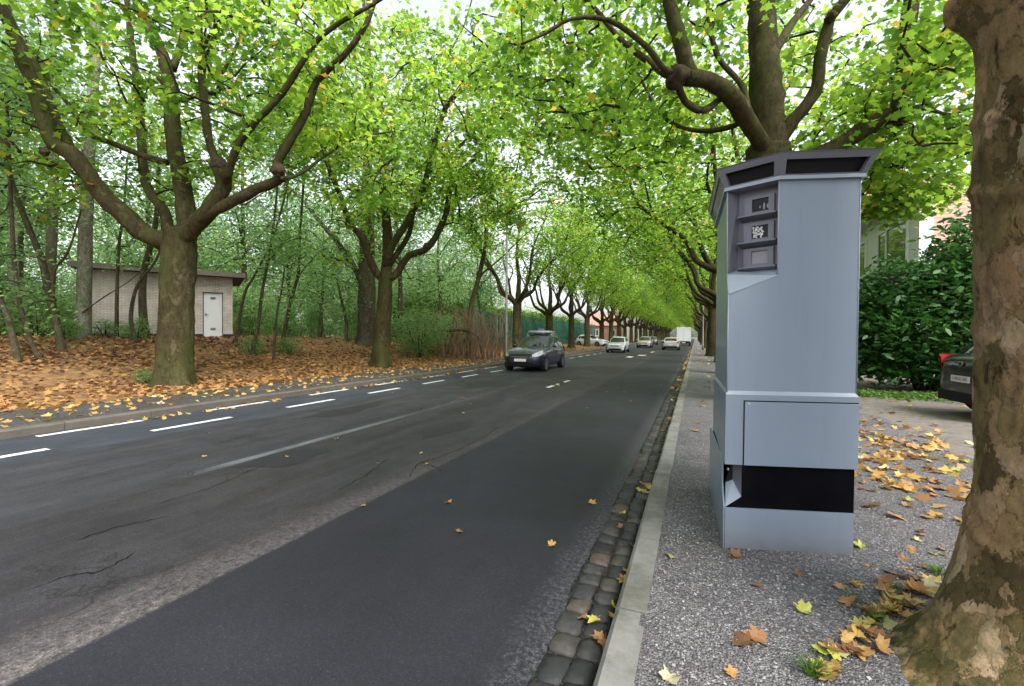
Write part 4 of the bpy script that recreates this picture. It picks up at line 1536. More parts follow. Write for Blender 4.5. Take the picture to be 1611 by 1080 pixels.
fp = [forest_proto(51, 12, 2.8, 130, .15), forest_proto(52, 14, 3.2, 150, .16), forest_proto(53, 9, 2.6, 120, .14)]
fused = [False] * 3
rr = random.Random(17)
spots = []
shed_c = (-21.5, 13.0)
tries = 0
while len(spots) < 46 and tries < 4000:
    tries += 1
    x, y = rr.uniform(-52, -20), rr.uniform(-6, 52)
    if abs(x - shed_c[0]) < 4.5 and abs(y - shed_c[1]) < 4.5:
        continue
    if -19 > x > -27 and 12 < y < 24:            # clearing right of the shed
        continue
    if y > 28 and x > -24:
        continue
    if any((x - a) ** 2 + (y - c) ** 2 < 3.4 ** 2 for a, c in spots):
        continue
    spots.append((x, y))
for qx, zc_ in ((628, 31), (655, 40), (690, 35), (722, 44), (755, 40), (775, 52), (700, 55), (640, 52)):
    q = P(qx, 520, zc_)
    spots.append((float(q[0]), float(q[1])))
for i, (x, y) in enumerate(spots):
    j = i % 3
    o = copy_tree(fp[j]) if fused[j] else fp[j]
    fused[j] = True
    o.location = (x, y, gz(x, y) - .05)
    s = rr.uniform(.85, 1.2)
    o.scale = (s, s, s)
    o.rotation_euler = (rr.uniform(-.05, .05), rr.uniform(-.05, .05), rr.uniform(0, 6.28))
    o['label'] = 'slender green tree deep in the wood behind the shed and saplings'
    o['group'] = 'trees of the wood behind the shed'


def shrub_proto(name, seed, rad, h, n, leaf, leafm, shape=L_DIA, per=18, bark='twig', sig=(.22, .22, .16), stems=7, tilt=.9):
    rng = np.random.default_rng(seed)
    root = thing(name, name, 'shrub')
    a = Acc()
    nodes = []
    for i in range(stems):
        az = 2 * PI * i / stems + rng.uniform(-.4, .4)
        d = np.array([math.cos(az), math.sin(az), 0])
        pts, par = catmull([np.array([0, 0, -.05]) + d * .1, d * rad * .25 + [0, 0, h * .35], d * rad * .55 + [0, 0, h * .75]], .2)
        a.tube(pts, [.03 - .018 * t for t in par], 5)
        nodes += pts[1:]
    cl_ = ell_clumps([((0, 0, h * .55), (rad, rad, h * .5), n)], rng, .45)
    cl_ = cl_[cl_[:, 2] > .12]
    kept = twigs_to(a, nodes, cl_, rng, .015, .004, 3.0, 3)
    a.build('stems', M[bark], root)
    p, tint = clump_leaves(kept, per, sig, rng)
    p[:, 2] = np.maximum(p[:, 2], .04)
    link_mesh('foliage', leaves_mesh('foliage', p, leaf, shape, rng, tilt, tint=tint), M[leafm], root)
    return root


sp = [shrub_proto('understory_shrub', 61, 1.5, 2.4, 110, .105, 'leaf_wood', per=34), shrub_proto('understory_shrub', 62, 1.9, 3.2, 150, .11, 'leaf_wood', per=34), shrub_proto('understory_shrub', 63, .8, 1.0, 50, .09, 'leaf_wood', per=26)]
sused = [False] * 3
shrubs = []
tries = 0
while len(shrubs) < 48 and tries < 6000:
    tries += 1
    x, y = rr.uniform(-38, -17.5), rr.uniform(-4, 33)
    if abs(x - shed_c[0]) < 3.7 and abs(y - shed_c[1]) < 3.7:
        continue
    if -23.5 < x and 14 < y < 21:
        continue
    if x > -19.5 and y < 13:
        continue
    if x > -25 and 6.0 < y < 13:
        continue
    if any((x - a) ** 2 + (y - c) ** 2 < 1.7 ** 2 for a, c in shrubs):
        continue
    shrubs.append((x, y))
near_s = [(100, 545, 14.5, 2, 'low green shrub in the litter left of the shed'), (232, 590, 11.6, 2, 'tiny green sprout at the foot of the big forked plane'),
          (455, 548, 18.5, 2, 'low leafy shrub at the edge of the clearing right of the saplings'), (395, 545, 17.2, 2, 'small green shrub beside the shed corner under the saplings'),
          (215, 545, 16.0, 2, 'low green shrub against the shed wall'), (165, 535, 16.2, 2, 'small shrub between the grey trunk and the thin shed sapling'), (60, 540, 16, 0, 'leafy shrub behind the bent stem at the left'), (20, 520, 17, 1, 'tall leafy shrub at the very left edge'), (660, 520, 24, 1, 'green shrub between the second plane and the slim tree'), (700, 500, 27, 1, 'tall shrub behind the dead brushwood')]


def place_shrub(j, loc, s, label, group=None):
    o = copy_tree(sp[j]) if sused[j] else sp[j]
    sused[j] = True
    o.location = loc
    o.scale = (s, s, s * rr.uniform(.9, 1.2))
    o.rotation_euler = (0, 0, rr.uniform(0, 6.28))
    o['label'] = label
    if group:
        o['group'] = group
    elif 'group' in o:
        del o['group']
    return o


for qx, qy, zc_, j, lab in near_s:
    p = P(qx, qy, zc_)
    place_shrub(j, (p[0], p[1], gz(p[0], p[1])), .35 if 'tiny' in lab else (rr.uniform(.45, .6) if j == 2 else rr.uniform(.65, .8)), lab)
for i, (x, y) in enumerate(shrubs):
    place_shrub(i % 2, (x, y, gz(x, y)), rr.uniform(.8, 1.25), 'leafy understory shrub among the trunks of the wood', 'understory shrubs in the wood')

# far wood as one mass
rng = np.random.default_rng(71)
n = 3600
wx = np.concatenate([rng.uniform(-75, -50, n), rng.uniform(-60, -26, n // 2), rng.uniform(-40, 40, n // 3)])
wy = np.concatenate([rng.uniform(-30, 110, n), rng.uniform(52, 120, n // 2), rng.uniform(262, 275, n // 3)])
wz = rng.uniform(0.01, 1, len(wx)) ** .8 * np.where(wy > 200, 18, np.where(wx < -50, 15, 7.5 + 3 * np.sin(wx * .3 + wy * .17)))
keep = ~((wy > 48) & (wx > -34) & (wy < 200) & (wz > 5.5))
wp, wt = clump_leaves(np.stack([wx, wy, wz], 1)[keep], 16, (.9, .9, .7), rng)
o = link_mesh('far_wood', leaves_mesh('far_wood', wp, .45, L_DIA, rng, tint=wt), M['leaf_wood'])
o['kind'] = 'stuff'
tag(o, 'distant mass of green woodland closing the view behind everything', 'woodland')


# dead brushwood
def brushwood():
    c = P(725, 530, 26.5)
    c[2] = gz(c[0], c[1])
    root = thing('brushwood', 'brown tangle of dead brushwood between the slim tree and netting', 'brushwood', tuple(c))
    rng = np.random.default_rng(81)
    a = Acc()
    for i in range(330):
        q = np.array([rng.uniform(-3.2, 2.6), rng.uniform(-1.8, 2.2), 0.0])
        h = rng.uniform(.8, 3.2) * (1 - .2 * abs(q[0]) / 3)
        az = rng.uniform(0, 2 * PI)
        d = np.array([math.cos(az), math.sin(az), 0]) * rng.uniform(.3, 1.6)
        pts = [q, q + d * .3 + [0, 0, h * .6], q + d * .75 + [0, 0, h], q + d * 1.2 + [0, 0, h * rng.uniform(.5, 1.0)]]
        pp, par = catmull(pts, .35)
        a.tube(pp, [.022 - .016 * t for t in par], 4, cap=False)
    a.build('dead_stems', M['dead_twig'], root)
    a = Acc()
    pp, par = catmull([np.array([-2.6, -.8, 1.7]), np.array([-1.0, -.9, 1.5]), np.array([.6, -1.0, 1.6]), np.array([1.6, -1.0, 1.2]), np.array([1.9, -1.0, 0])], .3)
    a.tube(pp, [.10 - .03 * t for t in par], 7, .15)
    a.build('fallen_stem', M['bark_wood'], root, True)


brushwood()


# ------------------------------------------------------------------ shed
def uv_box(o, scale=1.0):
    me = o.data
    uv = me.uv_layers.new(name='UVMap')
    for poly in me.polygons:
        n_ = poly.normal
        for li in poly.loop_indices:
            co = me.vertices[me.loops[li].vertex_index].co
            if abs(n_.z) > .7:
                uv.data[li].uv = (co.x * scale, co.y * scale)
            else:
                t = Vector((-n_.y, n_.x, 0))
                t.normalize()
                uv.data[li].uv = (co.dot(t) * scale, co.z * scale)


def shed():
    pr = P(366, 530, 20.6)
    pl = P(140, 530, 17.9)
    pr[2] = pl[2] = 0
    ex = pr - pl
    L = float(np.linalg.norm(ex))
    ex /= L
    zb = 1.29
    root = thing('shed', 'low flat-roofed shed of pale brick among the trees at left', 'shed', (pl[0], pl[1], zb), math.atan2(ex[1], ex[0]))
    Dp, Hh = 4.0, 2.72
    doors = [(L - 1.12, L - .36, 2.03), (L - 2.22, L - 1.45, 2.03)]
    # front wall between the openings
    a = Acc()
    xs_ = sorted([0.0, L] + [d[0] for d in doors] + [d[1] for d in doors])
    for i in range(len(xs_) - 1):
        x0, x1 = xs_[i], xs_[i + 1]
        op = [d for d in doors if abs(d[0] - x0) < 1e-6]
        if op:
            a.box(x0, x1, 0, .22, op[0][2], Hh)
        else:
            a.box(x0, x1, 0, .22, .18, Hh)
    a.box(0, .22, .22, Dp, .18, Hh)
    a.box(L - .22, L, .22, Dp, .18, Hh)
    a.box(.22, L - .22, Dp - .22, Dp, .18, Hh)
    w_ = a.build('brick_wall', M['brick_pale'], root)
    uv_box(w_)
    a = Acc()
    for i in range(len(xs_) - 1):
        if not [d for d in doors if abs(d[0] - xs_[i]) < 1e-6]:
            a.box(xs_[i] + .001, xs_[i + 1] - .001, -.02, .22, -.4, .18)
    a.box(-.02, .2, .22, Dp, -.4, .18)
    a.box(L - .2, L + .02, .22, Dp, -.4, .18)
    a.build('plinth', M['plinth'], root)
    a = Acc()
    a.box(-.5, L + .45, -.45, Dp + .4, Hh + .02, Hh + .17)
    rf = a.build('roof', M['roof_felt'], root)
    a = Acc()
    a.box(-.52, L + .47, -.48, -.45, Hh - .01, Hh + .20)
    a.box(L + .45, L + .48, -.45, Dp + .4, Hh - .01, Hh + .20)
    a.build('fascia', M['fascia'], rf)
    for x0, x1, h in doors:
        a = Acc()
        a.box(x0 + .04, x1 - .04, .09, .13, .02, h - .04)
        d = a.build('door', M['door_white'], root, bevel=.004)
        a = Acc()
        a.box(x0, x0 + .04, .05, .14, 0, h)
        a.box(x1 - .04, x1, .05, .14, 0, h)
        a.box(x0 + .04, x1 - .04, .05, .14, h - .04, h)
        a.build('door_frame', M['fascia'], d)
        for vz in (.35, 1.72):
            a = Acc()
            for q in range(4):
                a.box(x0 + .28, x1 - .28, .078, .09, vz + q * .03, vz + q * .03 + .014)
            a.build('door_vent', M['plinth'], d)
        a = Acc()
        a.box(x0 + .10, x0 + .13, .05, .09, .98, 1.10)
        a.box(x0 + .10, x0 + .22, .03, .05, 1.03, 1.05)
        a.build('door_handle', M['plinth'], d)
    return root


shed()


# ------------------------------------------------------------------ fence, houses, lamp posts
def net_fence():
    root = thing('sports_fence', 'tall green netting fence on dark posts behind the left row', 'fence', (-16.2, 31, gz(-16.2, 31)))
    for i in range(16):
        y0, y1 = i * 3.0, (i + 1) * 3.0
        a = Acc()
        a.tube([(0, y0, -.1), (0, y0, 3.5)], [.035, .035], 8)
        a.build('post', M['fence_green'], root)
        a = Acc()
        nn = 8
        vs = [(.05 * math.sin(j * 1.9 + i) * math.sin(PI * j / nn), y0 + .03 + (y1 - y0 - .06) * j / nn, z) for j in range(nn + 1) for z in (.1, 1.6, 3.0)]
        fs = [(j * 3 + q, (j + 1) * 3 + q, (j + 1) * 3 + q + 1, j * 3 + q + 1) for j in range(nn) for q in range(2)]
        mesh('net_panel', vs, fs, M['net'], root)
        if i % 4 == 1:
            a = Acc()
            a.tube([(.04, y0, 2.9), (.04, y1, .1)], [.02, .02], 5)
            a.build('brace', M['fence_green'], root)
    for z in (3.05, .08):
        a = Acc()
        a.tube([(0, 0, z), (0, 48, z)], [.022, .022], 5)
        a.build('rail', M['fence_green'], root)


net_fence()
hp = shrub_proto('hedge_shrub', 66, 2.4, 3.8, 160, .30, 'leaf_hedge', per=20, sig=(.4, .4, .3))
for i in range(12):
    o = hp if i == 0 else copy_tree(hp)
    o.location = (-19.6 - rr.uniform(0, 1.5), 32 + i * 4.2, gz(-20, 32 + i * 4.2))
    o.rotation_euler = (0, 0, rr.uniform(0, 6))
    o['label'] = 'bright green hedge shrub showing over the green netting'
    o['group'] = 'hedge behind the netting'


def house(name, label, loc, rz, L, Dp, eave, ridge, wallm, roofm, wins, cat='house'):
    root = thing(name, label, cat, loc, rz)
    a = Acc()
    a.box(0, L, 0, Dp, -.3, eave)
    for x in (0, L - .02):
        a.prism([(x, 0, eave), (x, Dp, eave), (x, Dp / 2, ridge)], (.02, 0, 0))
    w_ = a.build('wall', M[wallm], root)
    uv_box(w_)
    sl = Vector((0, Dp / 2, ridge - eave))
    ln = sl.length
    sl.normalize()
    rf = None
    for side in (0, 1):
        nb = 22
        for i in range(nb):
            s0, s1 = -.35 + (ln + .35) * i / nb, -.35 + (ln + .35) * (i + 1) / nb + .05
            a = Acc()
            def pt(x, s, lift):
                yy = sl.y * s
                return (x, yy if side == 0 else Dp - yy, eave + sl.z * s + lift)
            a.add([pt(-.25, s0, .09), pt(L + .25, s0, .09), pt(L + .25, s1, .045), pt(-.25, s1, .045), pt(-.25, s0, .03), pt(L + .25, s0, .03)], [(0, 1, 2, 3), (4, 5, 1, 0)])
            a.build('tile_course', M[roofm], root)
    for (x0, x1, z0, z1, face) in wins:
        a = Acc()
        d = Acc()
        g = Acc()
        t = .07
        def bx(acc, u0, u1, w0, w1, o0, o1):
            if face == 'front':
                acc.box(u0, u1, -o1, -o0, w0, w1)
            else:                                  # left gable, x=0
                acc.box(-o1, -o0, u0, u1, w0, w1)
        bx(a, x0, x1, z0, z0 + t, .003, .06)
        bx(a, x0, x1, z1 - t, z1, .003, .06)
        bx(a, x0, x0 + t, z0 + t, z1 - t, .003, .06)
        bx(a, x1 - t, x1, z0 + t, z1 - t, .003, .06)
        xm = (x0 + x1) / 2
        bx(a, xm - .04, xm + .04, z0 + t, z1 - t, .003, .055)
        win = a.build('window', M['frame_white'], root)
        bx(g, x0 + t, xm - .04, z0 + t, z1 - t, .006, .02)
        g.build('pane', M['pane'], win)
        g2 = Acc()
        bx(g2, xm + .04, x1 - t, z0 + t, z1 - t, .006, .02)
        g2.build('pane', M['pane'], win)
        bx(d, x0 - .06, x1 + .06, z0 - .06, z0, .003, .12)
        d.build('sill', M['frame_white'], win)
    return root


house('house', 'small brick house far off behind the left row of trees', (-22, 100, .5), 0, 7, 8, 3.4, 6.2, 'brick_red', 'tile', [(1.0, 2.2, 1.0, 2.4, 'front'), (4.5, 5.8, 1.0, 2.4, 'front')])
house('house', 'white rendered house far off beside the avenue on the left', (-18.5, 112, .4), 0, 5.5, 9, 6.0, 8.6, 'render_white', 'tile', [(1.0, 2.4, 1.2, 2.6, 'front'), (3.2, 4.6, 3.6, 5.0, 'front')])


def right_house():
    # white wing along the road
    root = thing('house_wing', 'white house wing with a wide window behind the laurel bush', 'house', (7.2, 20.1, .12))
    L = 8.0
    a = Acc()
    a.box(0, .4, 0, L, -.2, 6.55)
    a.build('wall', M['render_white'], root)
    a = Acc()
    a.box(-.45, .5, -.1, L + .3, 6.57, 6.80)
    a.box(-.50, -.45, -.1, L + .3, 6.50, 6.86)
    rf = a.build('roof', M['frame_white'], root)
    a = Acc()
    a.tube([(-.58, -.1, 6.62), (-.58, L + .3, 6.62)], [.06, .06], 8)
    a.build('gutter_pipe', M['post_grey'], rf)
    for y0, y1, z0, z1 in ((.8, 3.8, 4.2, 5.85), (5.2, 7.2, 4.2, 5.85), (5.0, 7.0, 1.0, 2.4)):
        a = Acc()
        t = .10
        a.box(-.07, -.003, y0, y1, z0, z0 + t)
        a.box(-.07, -.003, y0, y1, z1 - t, z1)
        a.box(-.07, -.003, y0, y0 + t, z0 + t, z1 - t)
        a.box(-.07, -.003, y1 - t, y1, z0 + t, z1 - t)
        ym = y0 + (y1 - y0) * .68
        a.box(-.065, -.003, ym - .05, ym + .05, z0 + t, z1 - t)
        w_ = a.build('window', M['frame_white'], root)
        g = Acc()
        g.box(-.025, -.006, y0 + t, ym - .05, z0 + t, z1 - t)
        g.build('pane', M['pane'], w_)
        g = Acc()
        g.box(-.025, -.006, ym + .05, y1 - t, z0 + t, z1 - t)
        g.build('pane', M['pane'], w_)
        g = Acc()
        g.box(-.16, -.003, y0 - .08, y1 + .08, z0 - .08, z0 - .002)
        g.build('sill', M['frame_white'], w_)
    house('house', 'house with a big orange tiled roof behind the laurel bush', (8.3, 27.6, .12), 0, 13, 9, 5.0, 10.2, 'render_white', 'tile', [(2.0, 3.5, 2.0, 3.6, 'front')])


right_house()


def lamp_post(loc, side, label, h=8.2, arm=3.0):
    root = thing('lamp_post', label, 'street lamp', loc)
    a = Acc()
    a.tube([(0, 0, -.1), (0, 0, .6), (0, 0, .62), (0, 0, h)], [.10, .10, .075, .05], 14)
    a.build('pole', M['post_grey'], root, True)
    a = Acc()
    pp, par = catmull([np.array([0, 0, h - .1]), np.array([side * .5, 0, h + .25]), np.array([side * arm * .6, 0, h + .38]), np.array([side * arm, 0, h + .34])], .2)
    a.tube(pp, [.04 - .01 * t for t in par], 8)
    a.build('arm', M['post_grey'], root, True)
    bm = bmesh.new()
    bmesh.ops.create_uvsphere(bm, u_segments=16, v_segments=10, radius=1)
    for v in bm.verts:
        v.co.x = v.co.x * .36 + side * (arm + .25)
        v.co.y *= .15
        v.co.z = (v.co.z * .09 if v.co.z > 0 else v.co.z * .03) + h + .34
    me = bpy.data.meshes.new('lamp_head')
    bm.to_mesh(me)
    bm.free()
    hd = link_mesh('lamp_head', me, M['post_grey'], root, True)
    bm = bmesh.new()
    bmesh.ops.create_uvsphere(bm, u_segments=14, v_segments=8, radius=1)
    for v in bm.verts:
        v.co.x = v.co.x * .24 + side * (arm + .27)
        v.co.y *= .11
        v.co.z = v.co.z * .06 + h + .30
    me = bpy.data.meshes.new('lamp_bowl')
    bm.to_mesh(me)
    bm.free()
    link_mesh('lamp_bowl', me, M['lamp_lit'], hd, True)


lamp_post((-9.75, 23.3, .12), 1, 'grey street lamp post at the left kerb beside the dark car', arm=2.7)
lamp_post((.72, 51.0, .12), -1, 'thin grey street lamp post far off on the right path', arm=2.8)


# ------------------------------------------------------------------ laurel bush
def laurel():
    rng = np.random.default_rng(91)
    c = np.array([5.75, 15.4, .12])
    root = thing('laurel_bush', 'big dark glossy laurel bush between the cabinet and near trunk', 'shrub', tuple(c))
    a = Acc()
    nodes = []
    for i in range(11):
        az = 2 * PI * i / 11
        d = np.array([math.cos(az), math.sin(az), 0])
        pts, par = catmull([d * .2, d * .7 + [0, 0, 1.5], d * 1.2 + [0, 0, 3.2]], .3)
        a.tube(pts, [.05 - .03 * t for t in par], 6)
        nodes += pts[1:]
    cl_ = ell_clumps([((0, 0, 1.8), (2.1, 2.0, 1.75), 520), ((1.15, 0, 3.1), (1.35, 1.3, 1.55), 240), ((-.9, -.3, 1.3), (1.2, 1.2, 1.2), 150), ((1.4, .2, 2.0), (1.4, 1.4, 1.8), 180)], rng, .6)
    cl_ = cl_[cl_[:, 2] > .15]
    kept = twigs_to(a, nodes, cl_, rng, .02, .005, 3.0, 4)
    a.build('stems', M['twig'], root)
    p, tint = clump_leaves(kept, 17, (.2, .2, .16), rng)
    p[:, 2] = np.maximum(p[:, 2], .05)
    link_mesh('foliage', leaves_mesh('foliage', p, .19, L_LONG, rng, .8, tint=tint), M['leaf_laurel'], root)


laurel()
# further bushes and a hedge behind the path on the right
bp = shrub_proto('garden_shrub', 67, 1.7, 2.6, 150, .19, 'leaf_laurel', L_LONG, 16)
for i, (x, y, s, lab) in enumerate([(4.2, 24.0, 1.0, 'garden shrub behind the laurel bush, nearest the white wing'), (4.6, 31.0, 1.15, 'second garden shrub along the right path beyond the laurel'), (4.0, 39.0, 1.2, 'third garden shrub along the right path beyond the laurel'), (4.4, 48.0, 1.3, 'fourth garden shrub along the right path, farthest away'), (10.2, 14.6, 1.25, 'garden shrub right of the laurel, behind the near trunk')]):
    o = bp if i == 0 else copy_tree(bp)
    o.location = (x, y, gz(x, y))
    o.scale = (s, s, s)
    o.rotation_euler = (0, 0, i * 1.3)
    tag(o, lab, 'shrub', 'garden shrubs on the right')


# ------------------------------------------------------------------ cars
def text_mesh(name, s, size, m, parent, mat4):
    cu = bpy.data.curves.new(name, 'FONT')
    cu.body = s
    cu.size = size
    cu.align_x = 'CENTER'
    cu.align_y = 'CENTER'
    cu.extrude = .001
    tmp = bpy.data.objects.new(name, cu)
    COL.objects.link(tmp)
    dg = bpy.context.evaluated_depsgraph_get()
    me = bpy.data.meshes.new_from_object(tmp.evaluated_get(dg))
    bpy.data.objects.remove(tmp)
    me.transform(mat4)
    me.name = name
    return link_mesh(name, me, m, parent)


def car(name, label, loc, rz, paint, L=4.1, W=1.76, H=1.6, hood=.98, belt=.98, ws=(.62, -.15), rear=(1.85, 1.55), tail_z=1.05, rails=False, plate='front', wheel=.31, group=None, kind='hatch'):
    """front at +y; ws=(base y from centre, top y), rear=(distance of belt end, distance of roof end) behind the centre"""
    root = thing(name, label, 'car', loc, rz, group)
    hl, hw = L / 2, W / 2
    # lower body: stations from nose to tail (y, low z, mid half width, top z, top half width)
    st = [(hl, .34, .52, .62, .50), (hl - .05, .22, .72, .70, .66), (hl - .18, .18, .86, .78, .76), (hl - .45, .17, .97, hood - .10, .82), (hl - .75, .17, 1.0, hood - .03, .86),
          (ws[0] + .05, .17, 1.0, hood + .03, .92), (ws[0] - .5, .17, 1.0, belt, .95), (0, .17, 1.0, belt + .01, .95), (-hl + .9, .17, 1.0, belt + .03, .95), (-hl + .45, .18, .98, tail_z, .92),
          (-hl + .15, .22, .93, tail_z - .02, .86), (-hl + .03, .28, .86, tail_z - .10, .78), (-hl, .36, .78, tail_z - .22, .68)]
    vs = []
    for y, zl, wf, zt_, tw in st:
        w_ = hw * wf
        t_ = hw * tw
        zm = zl + (zt_ - zl) * .45
        half = [(0, zl), (w_ * .86, zl), (w_ * .97, zl + .07), (w_, zm), (w_ * .985, zm + (zt_ - zm) * .55), ((w_ + t_) / 2 * .99, zt_ - .035), (t_ * .93, zt_), (t_ * .5, zt_ + .018), (0, zt_ + .025)]
        ring = half + [(-a_, b_) for a_, b_ in half[-2:0:-1]]
        vs += [(a_, y, b_) for a_, b_ in ring]
    n_ = 16
    fs = [(i * n_ + j, i * n_ + (j + 1) % n_, (i + 1) * n_ + (j + 1) % n_, (i + 1) * n_ + j) for i in range(len(st) - 1) for j in range(n_)]
    fs = [f[::-1] for f in fs]
    fs += [tuple(range(n_)), tuple((len(st) - 1) * n_ + j for j in range(n_))[::-1]]
    bd = mesh('body', vs, fs, paint, root, True)
    sub = bd.modifiers.new('smooth', 'SUBSURF')
    sub.levels = sub.render_levels = 1
    # greenhouse rings
    y0, y1 = ws[0], ws[1]
    r0_, r1_ = -rear[0], -rear[1]
    wb_, wt_ = hw * .93, hw * .70
    lev = [(belt - .06, 0.0), (belt + (H - belt) * .5, .52), (H - .10, .90), (H - .035, .985), (H, 1.02)]
    vs = []
    for zz, t in lev:
        k_ = 1.0 if zz < H - .05 else (.93 if zz < H - .01 else .62)
        ya = y0 + (y1 - y0) * t
        yb = r0_ + (r1_ - r0_) * t
        if zz > H - .05:
            ya -= (1 - k_) * .35
            yb += (1 - k_) * .35
        ww = (wb_ + (wt_ - wb_) * t ** 1.3) * (k_ if zz > H - .05 else 1)
        f_ = .12
        ring = [(ww * .62, ya + f_ * .55), (ww * .93, ya - f_ * .7), (ww, ya - f_ * 2.6), (ww, (ya + yb) / 2), (ww, yb + f_ * 1.8), (ww * .92, yb + f_ * .4), (ww * .6, yb - f_ * .2)]
        ring = [(0, ya + f_ * .8)] + ring + [(0, yb - f_ * .35)] + [(-a_, b_) for a_, b_ in ring[::-1]]
        vs += [(a_, b_, zz + (.02 if abs(a_) < .01 and zz >= H else 0)) for a_, b_ in ring]
    n_ = 16
    fs = [(i * n_ + j, i * n_ + (j + 1) % n_, (i + 1) * n_ + (j + 1) % n_, (i + 1) * n_ + j) for i in range(len(lev) - 1) for j in range(n_)]
    fs.append(tuple((len(lev) - 1) * n_ + j for j in range(n_)))
    rf = mesh('roof', vs, fs, paint, root, True)

    def panel(nm, cols, z0, z1, off=.012, shrink=.0, m=None):
        """glass following the greenhouse between ring columns cols"""
        out = []
        rows = 5
        for r_ in range(rows + 1):
            zz = z0 + (z1 - z0) * r_ / rows
            for i in range(len(lev) - 1):
                if lev[i][0] <= zz <= lev[i + 1][0] + 1e-6:
                    break
            tt = (zz - lev[i][0]) / (lev[i + 1][0] - lev[i][0])
            for c_ in cols:
                c0 = int(math.floor(c_)) % n_
                c1 = (c0 + 1) % n_
                fr = c_ - math.floor(c_)
                def g_(ii):
                    a_ = np.array(vs[ii * n_ + c0])
                    b_ = np.array(vs[ii * n_ + c1])
                    return a_ * (1 - fr) + b_ * fr
                q = g_(i) * (1 - tt) + g_(i + 1) * tt
                ctr = np.array([0, (y1 + r1_) / 2, q[2]])
                d = q - ctr
                d[1] *= .8
                d /= np.linalg.norm(d)
                out.append(q + d * off)
        k_ = len(cols)
        f_ = [(r_ * k_ + j, r_ * k_ + j + 1, (r_ + 1) * k_ + j + 1, (r_ + 1) * k_ + j) for r_ in range(rows) for j in range(k_ - 1)]
        return mesh(nm, out, f_, m or M['car_glass'], root, True)
    zb_, zt_ = belt + .05, H - .12
    panel('windscreen', [-1.75, -1, -.5, 0, .5, 1, 1.75], zb_ - .02, zt_ + .03)
    panel('rear_window', [6.4, 7, 7.5, 8, 8.5, 9, 9.6], zb_ + .02, zt_ + .01)
    for sgn in (0, 1):
        def cc(a_):
            return a_ if sgn == 0 else 16 - a_
        for a0, a1 in ((2.35, 3.45), (3.55, 4.55), (4.65, 5.1)):
            panel('side_window', [cc(x_) for x_ in np.linspace(a0, a1, 5)][::1 if sgn == 0 else -1], zb_, zt_)
    # wheels and arches
    for sx in (-1, 1):
        for yy in (hl - .80, -hl + .74):
            a = Acc()
            x0 = sx * (hw - .20)
            x1 = sx * (hw + .020)
            nseg = 28
            prof = [(x0, wheel * .55), (x0, wheel * .96), (x0 + (x1 - x0) * .12, wheel), (x0 + (x1 - x0) * .88, wheel), (x1, wheel * .95), (x1, wheel * .70), (x1 - sx * .02, wheel * .66)]
            vv = [(p_[0], yy + p_[1] * math.cos(2 * PI * k_ / nseg), wheel + p_[1] * math.sin(2 * PI * k_ / nseg)) for k_ in range(nseg) for p_ in prof]
            m_ = len(prof)
            a.add(vv, [(k_ * m_ + j, ((k_ + 1) % nseg) * m_ + j, ((k_ + 1) % nseg) * m_ + j + 1, k_ * m_ + j + 1) for k_ in range(nseg) for j in range(m_ - 1)])
            tyre = a.build('wheel', M['rubber'], root, True)
            a = Acc()
            xr = x1 - sx * .004
            ns = 7
            for s_ in range(ns):
                th = 2 * PI * s_ / ns
                for w0, w1 in ((.10, .26),):
                    a.poly([(xr, yy + wheel * .12 * math.cos(th - .5), wheel + wheel * .12 * math.sin(th - .5)), (xr, yy + wheel * .12 * math.cos(th + .5), wheel + wheel * .12 * math.sin(th + .5)),
                            (xr, yy + wheel * .66 * math.cos(th + .17), wheel + wheel * .66 * math.sin(th + .17)), (xr, yy + wheel * .66 * math.cos(th - .17), wheel + wheel * .66 * math.sin(th - .17))])
            for k_ in range(nseg):
                t0_, t1_ = 2 * PI * k_ / nseg, 2 * PI * (k_ + 1) / nseg
                a.poly([(xr, yy + wheel * .60 * math.cos(t0_), wheel + wheel * .60 * math.sin(t0_)), (xr, yy + wheel * .60 * math.cos(t1_), wheel + wheel * .60 * math.sin(t1_)),
                        (xr, yy + wheel * .70 * math.cos(t1_), wheel + wheel * .70 * math.sin(t1_)), (xr, yy + wheel * .70 * math.cos(t0_), wheel + wheel * .70 * math.sin(t0_))])
            a.build('rim', M['rim'], tyre)
            a = Acc()
            rr_ = wheel * 1.17
            pts = [(sx * (hw - .19), yy + rr_ * math.cos(t), wheel + rr_ * math.sin(t)) for t in np.linspace(-.35, PI + .35, 20)]
            a.prism(pts, (sx * .194, 0, 0))
            a.build('wheel_arch', M['black'], root)
    # face
    for sx in (-1, 1):
        a = Acc()
        pts = []
        for t, (ya, wz) in enumerate([(hl - .02, (.63, .72)), (hl - .12, (.64, .80)), (hl - .28, (.67, .86)), (hl - .48, (.74, .90))]):
            xx = [.60, .76, .87, .965][t] * hw
            pts.append([(sx * (xx + .01), ya + .012, wz[0]), (sx * (xx - .015), ya + .02, wz[1])])
        for t in range(3):
            a.quad(pts[t][0], pts[t + 1][0], pts[t + 1][1], pts[t][1])
        a.build('headlight', M['headlight'], root, True)
        a = Acc()
        yb = -hl
        a.add([(sx * hw * .70, yb + .012, tail_z - .28), (sx * hw * .93, yb + .06, tail_z - .26), (sx * hw * .985, yb + .36, tail_z - .14), (sx * hw * .95, yb + .34, tail_z - .02), (sx * hw * .86, yb + .02, tail_z - .03), (sx * hw * .72, yb - .004, tail_z - .10)], [(0, 1, 4, 5), (1, 2, 3, 4)])
        a.build('tail_light', M['tail_light'], root, True)
        a = Acc()
        bm = bmesh.new()
        bmesh.ops.create_icosphere(bm, subdivisions=2, radius=1)
        for v in bm.verts:
            v.co = Vector((v.co.x * .10 + sx * (hw + .07), v.co.y * .055 + ws[0] - .32, v.co.z * .075 + belt + .07))
        me = bpy.data.meshes.new('door_mirror')
